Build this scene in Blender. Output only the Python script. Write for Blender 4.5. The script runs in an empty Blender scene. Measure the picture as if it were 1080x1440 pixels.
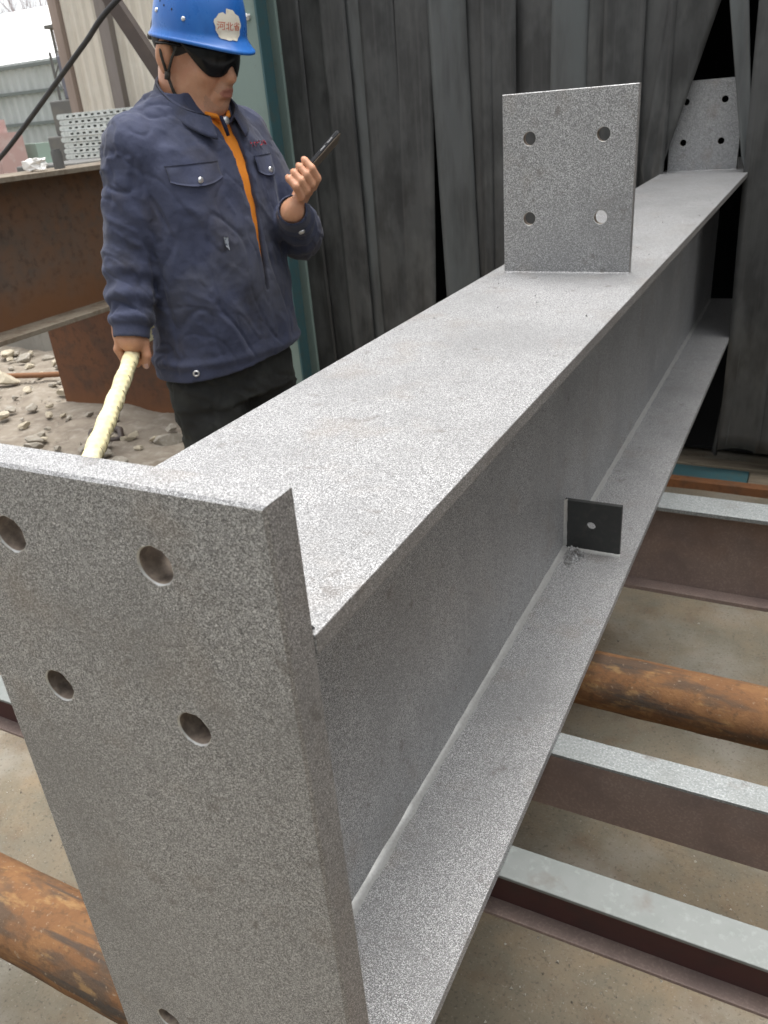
import bpy, bmesh, math, random
import numpy as np
from mathutils import Vector, Matrix
from mathutils.geometry import delaunay_2d_cdt
random.seed(7); RNG = np.random.default_rng(7)
SC = bpy.context.scene
COL = SC.collection
R = math.radians

# ------------------------------------------------------------------ camera, sky, sun, exposure
CAM = np.array([0.2512, -0.3471, 1.4505])
FPX, YAW, PIT, ROL = 1131.94, -0.5079, -0.4645, -0.0888
def cam_axes():
    f = np.array([math.sin(YAW)*math.cos(PIT), math.cos(YAW)*math.cos(PIT), math.sin(PIT)])
    r = np.array([math.cos(YAW), -math.sin(YAW), 0.0]); u = np.cross(r, f)
    r2 = r*math.cos(ROL)+u*math.sin(ROL); u2 = -r*math.sin(ROL)+u*math.cos(ROL)
    return r2, u2, f
cr, cu, cf = cam_axes()
cd = bpy.data.cameras.new('camera'); cam = bpy.data.objects.new('camera', cd); COL.objects.link(cam)
m = Matrix.Identity(4)
for i in range(3):
    m[i][0], m[i][1], m[i][2], m[i][3] = cr[i], cu[i], -cf[i], CAM[i]
cam.matrix_world = m
cd.sensor_fit = 'VERTICAL'; cd.sensor_height = 36; cd.lens = FPX/1440*36
cd.clip_start = 0.02; cd.clip_end = 500
cd.dof.use_dof = True; cd.dof.focus_distance = 0.95; cd.dof.aperture_fstop = 15
SC.camera = cam

SUN_EL, SUN_AZ = R(80), R(5)          # azimuth from +Y towards +X
w = bpy.data.worlds.new('World'); SC.world = w; w.use_nodes = True
nt = w.node_tree; nt.nodes.clear()
sky = nt.nodes.new('ShaderNodeTexSky'); sky.sky_type = 'NISHITA'; sky.sun_disc = False
sky.sun_elevation = SUN_EL; sky.sun_rotation = SUN_AZ; sky.air_density = 1.0; sky.dust_density = 4.0; sky.ozone_density = 1.0
hs = nt.nodes.new('ShaderNodeHueSaturation'); hs.inputs['Saturation'].default_value = 0.18
bgn = nt.nodes.new('ShaderNodeBackground'); bgn.inputs['Strength'].default_value = 0.13
out = nt.nodes.new('ShaderNodeOutputWorld')
nt.links.new(sky.outputs[0], hs.inputs['Color']); nt.links.new(hs.outputs[0], bgn.inputs[0]); nt.links.new(bgn.outputs[0], out.inputs[0])
sl = bpy.data.lights.new('sun', 'SUN'); sl.energy = 1.5; sl.angle = R(60); sl.color = (1, 0.97, 0.93)
so = bpy.data.objects.new('sun', sl); COL.objects.link(so)
sd = Vector((math.sin(SUN_AZ)*math.cos(SUN_EL), math.cos(SUN_AZ)*math.cos(SUN_EL), math.sin(SUN_EL)))
so.rotation_euler = sd.to_track_quat('Z', 'Y').to_euler(); so.location = sd*20
vs = SC.view_settings
vs.view_transform = 'Standard'; vs.look = 'None'; vs.gamma = 1; vs.use_curve_mapping = False; vs.exposure = 1.35

# ------------------------------------------------------------------ materials
def mat(name, base, layers=(), rough=0.7, metal=0.0, bump=None, rvar=None, spec=0.5, coat=0.0, sheen=0.0):
    """layers: (colour, scale or (sx,sy,sz), lo, hi, strength, detail); bump: list of (scale, strength, distance)"""
    M = bpy.data.materials.new(name); M.use_nodes = True
    n = M.node_tree.nodes; l = M.node_tree.links
    b = n['Principled BSDF']
    tc = n.new('ShaderNodeTexCoord')
    def noise(sc, det=4, seed=0):
        mp = n.new('ShaderNodeMapping')
        if isinstance(sc, (int, float)): sc = (sc, sc, sc)
        mp.inputs['Scale'].default_value = sc; mp.inputs['Location'].default_value = (seed*3.7, seed*1.9, seed*5.3)
        l.new(tc.outputs['Object'], mp.inputs[0])
        t = n.new('ShaderNodeTexNoise'); t.inputs['Scale'].default_value = 1.0; t.inputs['Detail'].default_value = det
        t.inputs['Roughness'].default_value = 0.6
        l.new(mp.outputs[0], t.inputs['Vector']); return t.outputs['Fac']
    def rng(s, lo, hi, a=0.0, c=1.0):
        r = n.new('ShaderNodeMapRange'); r.inputs[1].default_value = lo; r.inputs[2].default_value = hi
        r.inputs[3].default_value = a; r.inputs[4].default_value = c; l.new(s, r.inputs[0]); return r.outputs[0]
    cur = None
    for i, L in enumerate(layers):
        c, sc, lo, hi, st = L[:5]; det = L[5] if len(L) > 5 else 4
        mx = n.new('ShaderNodeMix'); mx.data_type = 'RGBA'
        l.new(rng(noise(sc, det, i+1), lo, hi, 0, st), mx.inputs[0])
        if cur is None: mx.inputs[6].default_value = (*base, 1)
        else: l.new(cur, mx.inputs[6])
        mx.inputs[7].default_value = (*c, 1); cur = mx.outputs[2]
    if cur is None: b.inputs['Base Color'].default_value = (*base, 1)
    else: l.new(cur, b.inputs['Base Color'])
    b.inputs['Roughness'].default_value = rough; b.inputs['Metallic'].default_value = metal
    b.inputs['Specular IOR Level'].default_value = spec; b.inputs['Coat Weight'].default_value = coat
    b.inputs['Sheen Weight'].default_value = sheen
    if rvar:
        l.new(rng(noise(rvar[0], 3, 9), 0.35, 0.65, rvar[1], rvar[2]), b.inputs['Roughness'])
    prev = None
    for i, (sc, st, di) in enumerate(bump or ()):
        bn = n.new('ShaderNodeBump'); bn.inputs['Strength'].default_value = st; bn.inputs['Distance'].default_value = di
        l.new(noise(sc, 3, 20+i), bn.inputs['Height'])
        if prev is not None: l.new(prev, bn.inputs['Normal'])
        prev = bn.outputs[0]
    if prev is not None: l.new(prev, b.inputs['Normal'])
    return M

def blasted(name, v, tint=(1, 1, 1.0), contrast=1.0, g=1.0):
    k = contrast
    c = lambda q: tuple(q*t for t in tint)
    return mat(name, c(v), [(c(v*0.22), 780*g, 0.47, 0.58, 0.9*k, 1), (c(min(.95, v*2.9)), 900*g, 0.56, 0.65, 1.0*k, 1), (c(v*0.42), 400*g, 0.51, 0.64, 0.55*k, 1),
        (c(min(.95, v*2.2)), 440*g, 0.57, 0.67, 0.6*k, 1),
        ((v*0.85, v*0.70, v*0.56), 11, 0.55, 0.74, 0.35), (c(v*0.72), 4.5, 0.46, 0.66, 0.5), (c(min(.9, v*1.35)), (70, 70, 9), 0.60, 0.70, 0.35), ((v*.45, v*.40, v*.36), 33, 0.63, 0.72, 0.5)],
        rough=0.5, metal=0.35, bump=[(1100, 0.5, 0.0005), (300, 0.3, 0.0007)], rvar=(500, 0.36, 0.62))
MT = {}
MT['steel'] = blasted('blasted_steel', 0.315, (1, 1, 1), 0.85)
MT['steel_plate'] = blasted('blasted_end_plate', 0.295, (1.0, 1.0, 1.0), 0.95, 1.6)
MT['steel_edge'] = blasted('flame_cut_edge', 0.235, (1.03, 0.99, 0.95), 0.8, 1.4)
MT['steel_dark'] = mat('dark_primer_steel', (0.05, 0.052, 0.051), [((0.08, 0.075, 0.07), 60, 0.5, 0.7, 0.6)], rough=0.55, metal=0.3, bump=[(400, .3, .0005)])
MT['bore'] = mat('drilled_bore', (0.24, 0.195, 0.16), [((0.36, 0.30, 0.24), 160, 0.45, 0.62, 0.7), ((0.06, 0.05, 0.042), 60, 0.5, 0.66, 0.6)], rough=0.6, metal=0.3)
MT['chips'] = mat('pale_chips', (0.55, 0.52, 0.46), [((0.12, 0.10, 0.08), 30, 0.48, 0.54, 0.9)], rough=0.7)
MT['weld'] = mat('weld_metal', (0.52, 0.52, 0.50), [((0.42, 0.41, 0.39), 250, 0.45, 0.62, 0.6)], rough=0.42, metal=0.5, bump=[(500, .4, .0005)])
MT['grit'] = mat('steel_grit', (0.62, 0.62, 0.62), [((0.12, 0.11, 0.10), 120, 0.4, 0.6, 0.9)], rough=0.45, metal=0.5)
def rusty(name, base, r1, r2, s=1.0, rough=0.8):
    return mat(name, base, [(r1, 5*s, 0.42, 0.62, 0.85), (r2, 16*s, 0.48, 0.66, 0.7), (tuple(0.45*x for x in base), 40*s, 0.52, 0.7, 0.6), (r1, (2*s, 30*s, 30*s), 0.5, 0.7, 0.4)],
               rough=rough, metal=0.15, bump=[(120*s, .35, .001), (25*s, .25, .002)])
MT['rust_pipe'] = mat('rusty_pipe', (0.165, 0.085, 0.042), [((0.22, 0.115, 0.052), 22, 0.44, 0.62, 0.75), ((0.085, 0.062, 0.046), (7, 20, 20), 0.50, 0.62, 0.85), ((0.31, 0.19, 0.085), (18, 45, 45), 0.57, 0.68, 0.6), ((0.06, 0.052, 0.045), (3, 34, 34), 0.58, 0.66, 0.8), ((0.30, 0.23, 0.16), 120, 0.62, 0.70, 0.5), ((0.10, 0.06, 0.035), 70, 0.55, 0.66, 0.6)], rough=0.95, spec=0.2, bump=[(45, .5, .003), (130, .6, .0015), ((8, 40, 40), .4, .002)])
MT['rust_girder'] = rusty('rusty_girder', (0.19, 0.125, 0.090), (0.225, 0.118, 0.066), (0.135, 0.11, 0.092), 0.7)
MT['rust_orange'] = rusty('rust_orange', (0.20, 0.085, 0.035), (0.27, 0.11, 0.04), (0.12, 0.07, 0.04), 0.8)
MT['rust_support'] = rusty('rusty_support', (0.12, 0.058, 0.035), (0.16, 0.07, 0.033), (0.08, 0.05, 0.035), 0.7)
MT['dust_flange'] = mat('dusty_flange', (0.22, 0.185, 0.14), [((0.12, 0.08, 0.05), 12, 0.45, 0.65, 0.7), ((0.3, 0.27, 0.22), 60, 0.5, 0.7, 0.5)], rough=0.9, bump=[(90, .3, .001)])
MT['primer'] = mat('grey_mill_top', (0.275, 0.29, 0.287), [((0.17, 0.19, 0.19), 260, 0.45, 0.62, 0.7, 2), ((0.48, 0.5, 0.5), 330, 0.52, 0.68, 0.6, 2), ((0.19, 0.20, 0.19), 7, 0.45, 0.65, 0.6), ((0.13, 0.10, 0.08), 11, 0.60, 0.72, 0.6)], rough=0.5, metal=0.25, bump=[(350, .3, .0006)])
MT['primer2'] = mat('grey_green_primer', (0.175, 0.188, 0.180), [((0.15, 0.165, 0.155), 30, 0.45, 0.65, 0.6), ((0.26, 0.285, 0.27), 90, 0.55, 0.7, 0.4), ((0.12, 0.10, 0.085), 14, 0.60, 0.70, 0.6)], rough=0.6, bump=[(200, .2, .0005)])
MT['oxide'] = mat('red_brown_mill_scale', (0.245, 0.185, 0.160), [((0.34, 0.265, 0.23), 240, 0.5, 0.65, 0.6, 2), ((0.16, 0.118, 0.108), 9, 0.45, 0.65, 0.6), ((0.26, 0.16, 0.115), 4, 0.5, 0.7, 0.5)], rough=0.7, metal=0.15, bump=[(260, .35, .0007)])
MT['oxide_red'] = mat('dark_red_mill_scale', (0.075, 0.03, 0.027), [((0.05, 0.03, 0.028), 20, 0.45, 0.65, 0.6)], rough=0.7, bump=[(260, .3, .0006)])
MT['ground'] = mat('trodden_dirt', (0.165, 0.143, 0.105), [((0.245, 0.18, 0.11), 2.6, 0.42, 0.66, 0.75), ((0.14, 0.130, 0.098), 5.5, 0.45, 0.62, 0.75), ((0.25, 0.235, 0.20), 3.3, 0.50, 0.66, 0.65), ((0.13, 0.085, 0.05), 9, 0.55, 0.70, 0.5),
     ((0.07, 0.06, 0.045), 150, 0.56, 0.7, 0.6, 3), ((0.28, 0.26, 0.22), 190, 0.60, 0.72, 0.6, 3)], rough=0.92, bump=[(18, .5, .008), (60, .6, .004), (200, .5, .002)])
MT['rubble'] = mat('rubble_dirt', (0.25, 0.215, 0.17), [((0.16, 0.13, 0.10), 7, 0.45, 0.62, 0.7), ((0.36, 0.33, 0.28), 16, 0.5, 0.68, 0.6)], rough=0.95, bump=[(40, .6, .006)])
MT['stone'] = mat('broken_concrete', (0.33, 0.30, 0.25), [((0.28, 0.25, 0.2), 14, 0.45, 0.62, 0.7), ((0.5, 0.48, 0.44), 60, 0.5, 0.7, 0.5)], rough=0.95, bump=[(70, .6, .004)])
MT['stone2'] = mat('pale_broken_brick', (0.48, 0.43, 0.33), [((0.3, 0.25, 0.18), 14, 0.45, 0.62, 0.6)], rough=0.95, bump=[(70, .6, .004)])
MT['concrete'] = mat('weathered_concrete', (0.30, 0.285, 0.25), [((0.2, 0.185, 0.16), 3, 0.45, 0.65, 0.7), ((0.12, 0.11, 0.095), (14, 14, 3), 0.56, 0.7, 0.5)], rough=0.95, bump=[(50, .5, .004)])
MT['pvc'] = mat('sooty_pvc_strip', (0.064, 0.065, 0.063), [((0.034, 0.034, 0.033), (8, 8, 3.4), 0.43, 0.58, 0.9), ((0.115, 0.117, 0.112), (6, 6, 2.6), 0.54, 0.72, 0.7), ((0.085, 0.083, 0.08), (70, 70, 1.4), 0.52, 0.7, 0.5), ((0.02, 0.02, 0.019), (9, 9, 3.5), 0.56, 0.7, 0.6)],
     rough=0.5, bump=[((60, 60, 3), .35, .003)], rvar=(6, 0.38, 0.65))
MT['pvc2'] = mat('paler_pvc_strip', (0.095, 0.099, 0.097), [((0.045, 0.045, 0.043), (14, 14, 2.2), 0.42, 0.62, 0.7), ((0.12, 0.135, 0.135), (5, 5, 1.6), 0.48, 0.70, 0.7), ((0.10, 0.10, 0.105), (70, 70, 1.4), 0.52, 0.7, 0.5)],
     rough=0.45, bump=[((60, 60, 3), .35, .003)], rvar=(6, 0.32, 0.6))
MT['black'] = mat('interior_shade', (0.012, 0.012, 0.012), rough=0.9)
MT['shopwall'] = mat('workshop_cladding', (0.30, 0.33, 0.33), [((0.2, 0.22, 0.22), (3, 3, 1), 0.45, 0.65, 0.6)], rough=0.7)
MT['teal'] = mat('teal_paint', (0.215, 0.285, 0.255), [((0.16, 0.21, 0.19), (9, 9, 3), 0.48, 0.68, 0.6), ((0.22, 0.29, 0.27), 5, 0.5, 0.7, 0.5), ((0.13, 0.09, 0.06), 22, 0.66, 0.74, 0.7)], rough=0.55, bump=[(90, .1, .0006)])
MT['teal_dark'] = mat('teal_rail_paint', (0.05, 0.115, 0.125), [((0.09, 0.10, 0.08), 30, 0.5, 0.7, 0.5)], rough=0.5)
MT['cream'] = mat('cream_cladding', (0.66, 0.61, 0.52), [((0.5, 0.45, 0.37), (9, 9, 1.0), 0.45, 0.65, 0.6), ((0.74, 0.70, 0.62), 2, 0.45, 0.65, 0.6)], rough=0.6)
MT['shedtrim'] = mat('shed_trim', (0.33, 0.26, 0.22), [((0.22, 0.17, 0.14), (8, 8, 1), 0.45, 0.65, 0.6)], rough=0.7)
MT['cladpost'] = mat('grey_post_paint', (0.23, 0.20, 0.185), [((0.16, 0.14, 0.12), (6, 6, 1), 0.45, 0.65, 0.6)], rough=0.7)
MT['brown_brace'] = mat('brown_brace_paint', (0.07, 0.052, 0.045), [((0.10, 0.075, 0.06), 9, 0.5, 0.7, 0.6)], rough=0.6)
MT['cable'] = mat('black_rubber', (0.03, 0.03, 0.032), [((0.06, 0.058, 0.055), 30, 0.5, 0.7, 0.6)], rough=0.6)
MT['galv'] = mat('galvanised', (0.72, 0.76, 0.75), [((0.42, 0.47, 0.46), 25, 0.45, 0.62, 0.7), ((0.7, 0.72, 0.71), 60, 0.5, 0.68, 0.5)], rough=0.38, metal=0.5)
MT['fence'] = mat('grey_white_fence', (0.50, 0.52, 0.50), [((0.33, 0.36, 0.33), (0.8, 0.8, 0.5), 0.45, 0.65, 0.7)], rough=0.7)
MT['fence_rail'] = mat('fence_rail', (0.16, 0.18, 0.17), rough=0.7)
MT['gearbox'] = mat('slate_equipment', (0.15, 0.155, 0.19), [((0.1, 0.1, 0.12), 4, 0.45, 0.65, 0.6)], rough=0.7)
MT['gear2'] = mat('grey_equipment', (0.13, 0.13, 0.125), [((0.2, 0.19, 0.16), 3, 0.5, 0.7, 0.6)], rough=0.8)
MT['greens'] = mat('green_sheet', (0.24, 0.31, 0.27), [((0.24, 0.32, 0.27), 4, 0.45, 0.65, 0.6)], rough=0.7)
MT['reds'] = mat('faded_red_sheet', (0.40, 0.27, 0.25), [((0.45, 0.36, 0.34), 5, 0.5, 0.65, 0.7)], rough=0.7)
MT['bark'] = mat('winter_bark', (0.16, 0.105, 0.10), [((0.1, 0.07, 0.06), 12, 0.45, 0.65, 0.6)], rough=0.9)
MT['whiteroof'] = mat('white_roof_sheet', (0.8, 0.8, 0.79), [((0.7, 0.7, 0.7), 1.0, 0.45, 0.65, 0.5)], rough=0.5)
MT['whitebag'] = mat('white_paper', (0.78, 0.77, 0.74), [((0.5, 0.48, 0.45), 40, 0.55, 0.68, 0.5)], rough=0.8)
MT['wood'] = mat('old_timber', (0.20, 0.165, 0.115), [((0.11, 0.085, 0.06), (4, 40, 40), 0.45, 0.62, 0.7)], rough=0.9, bump=[((4, 80, 80), .5, .002)])
MT['skin'] = mat('tanned_skin', (0.57, 0.295, 0.175), [((0.50, 0.225, 0.13), 22, 0.42, 0.64, 0.6), ((0.62, 0.36, 0.235), 60, 0.5, 0.7, 0.35), ((0.46, 0.24, 0.16), 130, 0.55, 0.72, 0.35)], rough=0.46, bump=[(420, .35, .0008), (90, .25, .0015)])
MT['skin'].node_tree.nodes['Principled BSDF'].inputs['Subsurface Weight'].default_value = 0.12
MT['skin'].node_tree.nodes['Principled BSDF'].inputs['Subsurface Radius'].default_value = (0.012, 0.004, 0.002)
MT['lip'] = mat('lip_skin', (0.44, 0.185, 0.13), [((0.36, 0.14, 0.10), 90, 0.45, 0.65, 0.6)], rough=0.42, bump=[(500, .3, .0005)])
MT['stubble'] = mat('stubbled_skin', (0.49, 0.26, 0.16), [((0.32, 0.19, 0.14), 500, 0.48, 0.62, 0.5), ((0.56, 0.31, 0.21), 60, 0.5, 0.7, 0.5)], rough=0.55, bump=[(420, .25, .0006)])
MT['jacket'] = mat('navy_workwear', (0.058, 0.066, 0.110), [((0.036, 0.042, 0.070), 7, 0.42, 0.62, 0.7), ((0.085, 0.092, 0.135), 14, 0.5, 0.7, 0.5), ((0.072, 0.066, 0.070), 4.5, 0.54, 0.70, 0.7), ((0.11, 0.112, 0.13), 3.2, 0.54, 0.70, 0.55), ((0.03, 0.028, 0.028), 6.5, 0.58, 0.70, 0.65), ((0.075, 0.083, 0.125), 220, 0.55, 0.7, 0.35)],
     rough=0.9, spec=0.2, sheen=0.1, bump=[(22, .5, .006), (55, .35, .003), (900, .3, .0005)])
MT['seam'] = mat('navy_seam', (0.022, 0.026, 0.05), rough=0.9, spec=.2)
MT['trousers'] = mat('dark_trousers', (0.032, 0.033, 0.032), [((0.055, 0.058, 0.053), 9, 0.45, 0.65, 0.7)], rough=0.9, spec=0.2, bump=[(14, .4, .008), (900, .2, .0004)])
MT['shirt'] = mat('orange_knit', (0.80, 0.27, 0.035), [((0.66, 0.20, 0.025), 40, 0.45, 0.65, 0.6)], rough=0.85, spec=.2, bump=[(300, .3, .0006)])
MT['helmet'] = mat('blue_helmet', (0.018, 0.13, 0.46), [((0.03, 0.17, 0.52), 10, 0.45, 0.65, 0.6), ((0.012, 0.09, 0.36), 30, 0.55, 0.7, 0.4)], rough=0.32, spec=0.5, bump=[(60, .05, .0008)], rvar=(30, 0.24, 0.42))
MT['rivet'] = mat('bright_metal', (0.72, 0.72, 0.72), rough=0.3, metal=0.8)
MT['darkhole'] = mat('vent_black', (0.01, 0.012, 0.02), rough=0.8)
MT['sticker'] = mat('cream_sticker', (0.75, 0.70, 0.58), [((0.6, 0.5, 0.38), 80, 0.5, 0.68, 0.6)], rough=0.6)
MT['redink'] = mat('red_ink', (0.55, 0.12, 0.07), rough=0.6)
MT['redthread'] = mat('red_thread', (0.42, 0.03, 0.05), rough=0.8)
MT['glass'] = mat('black_lens', (0.006, 0.006, 0.007), rough=0.2, spec=0.3)
MT['strap'] = mat('chin_strap', (0.04, 0.035, 0.028), [((0.1, 0.09, 0.07), 200, 0.5, 0.65, 0.5)], rough=0.85)
MT['hair'] = mat('black_hair', (0.012, 0.010, 0.009), rough=0.6)
MT['phone'] = mat('phone_black', (0.015, 0.015, 0.016), rough=0.25)
MT['phone_back'] = mat('phone_bronze_case', (0.17, 0.135, 0.10), [((0.11, 0.09, 0.07), 30, 0.45, 0.65, 0.5)], rough=0.35)
MT['phone_edge'] = mat('phone_metal_edge', (0.35, 0.35, 0.35), rough=0.35, metal=0.7)
MT['rope'] = mat('cream_rope', (0.72, 0.65, 0.38), [((0.55, 0.46, 0.25), 60, 0.48, 0.66, 0.5), ((0.8, 0.75, 0.55), 18, 0.48, 0.66, 0.6)], rough=0.9, bump=[(500, .4, .0008)])
MT['ropedark'] = mat('rope_tape', (0.14, 0.12, 0.07), rough=0.8)
MT['boot'] = mat('black_boot', (0.02, 0.018, 0.016), rough=0.6)
MT['smear'] = mat('pale_smear', (0.33, 0.36, 0.40), [((0.06, 0.065, 0.10), 160, 0.45, 0.56, 1.0)], rough=0.9)

def rust_foot(M, colour, zlo, zhi):
    """brighter rust that has crept up from the bottom edge, with a ragged upper limit"""
    n, l = M.node_tree.nodes, M.node_tree.links; b = n['Principled BSDF']; src = b.inputs['Base Color'].links[0].from_socket
    tc = n.new('ShaderNodeTexCoord'); sp = n.new('ShaderNodeSeparateXYZ'); l.new(tc.outputs['Object'], sp.inputs[0])
    nz = n.new('ShaderNodeTexNoise'); nz.inputs['Scale'].default_value = 7; nz.inputs['Detail'].default_value = 6; l.new(tc.outputs['Object'], nz.inputs['Vector'])
    ma = n.new('ShaderNodeMath'); ma.operation = 'MULTIPLY_ADD'; ma.inputs[1].default_value = -.28; l.new(nz.outputs['Fac'], ma.inputs[0]); l.new(sp.outputs['Z'], ma.inputs[2])
    mr = n.new('ShaderNodeMapRange'); mr.inputs[1].default_value = zhi-.14; mr.inputs[2].default_value = zlo-.14; mr.inputs[3].default_value = 0; mr.inputs[4].default_value = .85; l.new(ma.outputs[0], mr.inputs[0])
    mx = n.new('ShaderNodeMix'); mx.data_type = 'RGBA'; l.new(mr.outputs[0], mx.inputs[0]); l.new(src, mx.inputs[6]); mx.inputs[7].default_value = (*colour, 1); l.new(mx.outputs[2], b.inputs['Base Color'])
rust_foot(MT['rust_girder'], (0.23, 0.105, 0.045), .06, .22); rust_foot(MT['rust_support'], (0.22, 0.095, 0.04), .03, .18)
# ------------------------------------------------------------------ helpers
def raw(name, V, F, material, smooth=False):
    me = bpy.data.meshes.new(name)
    me.from_pydata([tuple(map(float, v)) for v in V], [], F); me.update()
    me.materials.append(MT[material] if isinstance(material, str) else material)
    if smooth:
        me.polygons.foreach_set('use_smooth', [True]*len(me.polygons))
    return me
def wpos(o):
    p = np.zeros(3)
    while o is not None:
        p += np.array(o.location); o = o.parent
    return p
def obj(name, V, F, material, parent=None, smooth=False, origin=None):
    """mesh object whose vertices V are given in world coordinates"""
    V = np.asarray(V, float)
    base = wpos(parent)
    org = np.array(origin, float) if origin is not None else (base if parent is not None else np.zeros(3))
    o = bpy.data.objects.new(name, raw(name, V-org, F, material, smooth))
    o.location = org-base; o.parent = parent
    COL.objects.link(o); return o
def tag(o, label=None, cat=None, group=None, kind=None):
    if label: o['label'] = label
    if cat: o['category'] = cat
    if group: o['group'] = group
    if kind: o['kind'] = kind
    return o
def thing(name, label, cat, loc, group=None):
    o = bpy.data.objects.new(name, None); COL.objects.link(o); o.location = loc; o.empty_display_size = .05
    return tag(o, label, cat, group)
def box(x0, x1, y0, y1, z0, z1, bev=0.0):
    if bev <= 0:
        V = [(x, y, z) for x in (x0, x1) for y in (y0, y1) for z in (z0, z1)]
        return np.array(V, float), [(0, 1, 3, 2), (4, 6, 7, 5), (0, 4, 5, 1), (2, 3, 7, 6), (0, 2, 6, 4), (1, 5, 7, 3)]
    bm = bmesh.new(); bmesh.ops.create_cube(bm, size=1)
    for v in bm.verts:
        v.co = Vector(((x0+x1)/2+v.co.x*(x1-x0), (y0+y1)/2+v.co.y*(y1-y0), (z0+z1)/2+v.co.z*(z1-z0)))
    bmesh.ops.bevel(bm, geom=bm.edges[:], offset=bev, segments=2, affect='EDGES', profile=0.5)
    bm.verts.index_update()
    V = np.array([v.co[:] for v in bm.verts]); F = [tuple(v.index for v in f.verts) for f in bm.faces]; bm.free()
    return V, F
def merge(parts):
    Vs, Fs, n = [], [], 0
    for V, F in parts:
        Vs.append(np.asarray(V, float)); Fs += [tuple(i+n for i in f) for f in F]; n += len(V)
    return np.concatenate(Vs), Fs
def frame_from(d, up=(0, 0, 1)):
    d = np.asarray(d, float); d = d/np.linalg.norm(d); up = np.asarray(up, float)
    if abs(d@up) > .98: up = np.array([1., 0, 0])
    s = np.cross(d, up); s /= np.linalg.norm(s); return d, s, np.cross(s, d)
def tube(path, rad, n=10, caps=True):
    path = np.asarray(path, float); m_ = len(path); V = []; F = []
    rad = np.broadcast_to(np.asarray(rad, float), (m_,))
    s = None
    for i in range(m_):
        d = path[min(i+1, m_-1)]-path[max(i-1, 0)]; d /= np.linalg.norm(d)
        if s is None: _, s, t = frame_from(d)
        else: s = s-d*(s@d); s /= np.linalg.norm(s); t = np.cross(s, d)
        for k in range(n):
            a = 2*math.pi*k/n; V.append(path[i]+rad[i]*(math.cos(a)*s+math.sin(a)*t))
    for i in range(m_-1):
        for k in range(n):
            F.append((i*n+k, i*n+(k+1) % n, (i+1)*n+(k+1) % n, (i+1)*n+k))
    if caps: F.append(tuple(range(n))[::-1]); F.append(tuple(range((m_-1)*n, m_*n)))
    return np.array(V), F
def plate(x0, x1, z0, z1, y0, y1, holes, bev=0.0015, hb=0.001, outline=None, nh=32):
    """slab in the XZ plane between y0 and y1 (y0 nearer) with round through-holes (x, z, r) and chamfered edges"""
    ol = outline or [(x0, z0), (x1, z0), (x1, z1), (x0, z1)]
    c = np.mean(ol, axis=0)
    inn = [tuple(np.array(p_)+bev*np.sign(c-np.array(p_))) for p_ in ol]
    pts = [Vector(p_) for p_ in inn]; edges = [(i, (i+1) % len(ol)) for i in range(len(ol))]; n0 = len(pts)
    for (hx, hz, r) in holes:
        s = len(pts)
        for k in range(nh):
            a = 2*math.pi*k/nh; pts.append(Vector((hx+(r+hb)*math.cos(a), hz+(r+hb)*math.sin(a))))
        edges += [(s+k, s+(k+1) % nh) for k in range(nh)]
    res = delaunay_2d_cdt(pts, edges, [], 0, 1e-7)
    co = [tuple(v) for v in res[0]]; tris = []
    for f in res[2]:
        cx = sum(co[i][0] for i in f)/len(f); cz = sum(co[i][1] for i in f)/len(f)
        if all((cx-h[0])**2+(cz-h[1])**2 > (h[2]+hb*.3)**2 for h in holes): tris.append(tuple(f))
    V = []; F = []
    N = len(co)
    for (x, z) in co: V.append((x, y0, z))
    for (x, z) in co: V.append((x, y1, z))
    F += [t for t in tris]; F += [tuple(i+N for i in t[::-1]) for t in tris]
    a = len(V)
    for (x, z) in inn: V.append((x, y0, z))
    for (x, z) in ol: V.append((x, y0+bev, z))
    for (x, z) in ol: V.append((x, y1-bev, z))
    for (x, z) in inn: V.append((x, y1, z))
    k = len(ol)
    for r_ in range(3):
        for i in range(k):
            F.append((a+r_*k+i, a+(r_+1)*k+i, a+(r_+1)*k+(i+1) % k, a+r_*k+(i+1) % k))
    for (hx, hz, r) in holes:
        a = len(V)
        for (yy, rr_) in ((y0, r+hb), (y0+hb, r), (y1-hb, r), (y1, r+hb)):
            for q in range(nh):
                an = 2*math.pi*q/nh; V.append((hx+rr_*math.cos(an), yy, hz+rr_*math.sin(an)))
        for r_ in range(3):
            for q in range(nh):
                F.append((a+r_*nh+q, a+r_*nh+(q+1) % nh, a+(r_+1)*nh+(q+1) % nh, a+(r_+1)*nh+q))
    bm = bmesh.new(); vs_ = [bm.verts.new(v) for v in V]
    for f in F:
        try: bm.faces.new([vs_[i] for i in f])
        except ValueError: pass
    bmesh.ops.remove_doubles(bm, verts=bm.verts[:], dist=1e-6)
    bmesh.ops.recalc_face_normals(bm, faces=bm.faces[:]); bm.verts.index_update()
    V = np.array([v.co[:] for v in bm.verts]); F = [tuple(v.index for v in f.verts) for f in bm.faces]; bm.free()
    return V, F
def vnoise(P, seed=0):
    """smooth value noise in -1..1 at points P (N,3)"""
    P = np.asarray(P, float)+seed*17.31
    i = np.floor(P).astype(np.int64); f = P-i; f = f*f*(3-2*f)
    def h(a, b, c):
        n = (a*374761393+b*668265263+c*2147483647) & 0xffffffff
        n = ((n ^ (n >> 13))*1274126177) & 0xffffffff
        return ((n ^ (n >> 16)) & 0xffff)/32767.5-1
    r = 0
    for dx in (0, 1):
        for dy in (0, 1):
            for dz in (0, 1):
                wgt = (f[:, 0] if dx else 1-f[:, 0])*(f[:, 1] if dy else 1-f[:, 1])*(f[:, 2] if dz else 1-f[:, 2])
                r = r+wgt*h(i[:, 0]+dx, i[:, 1]+dy, i[:, 2]+dz)
    return r
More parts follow.
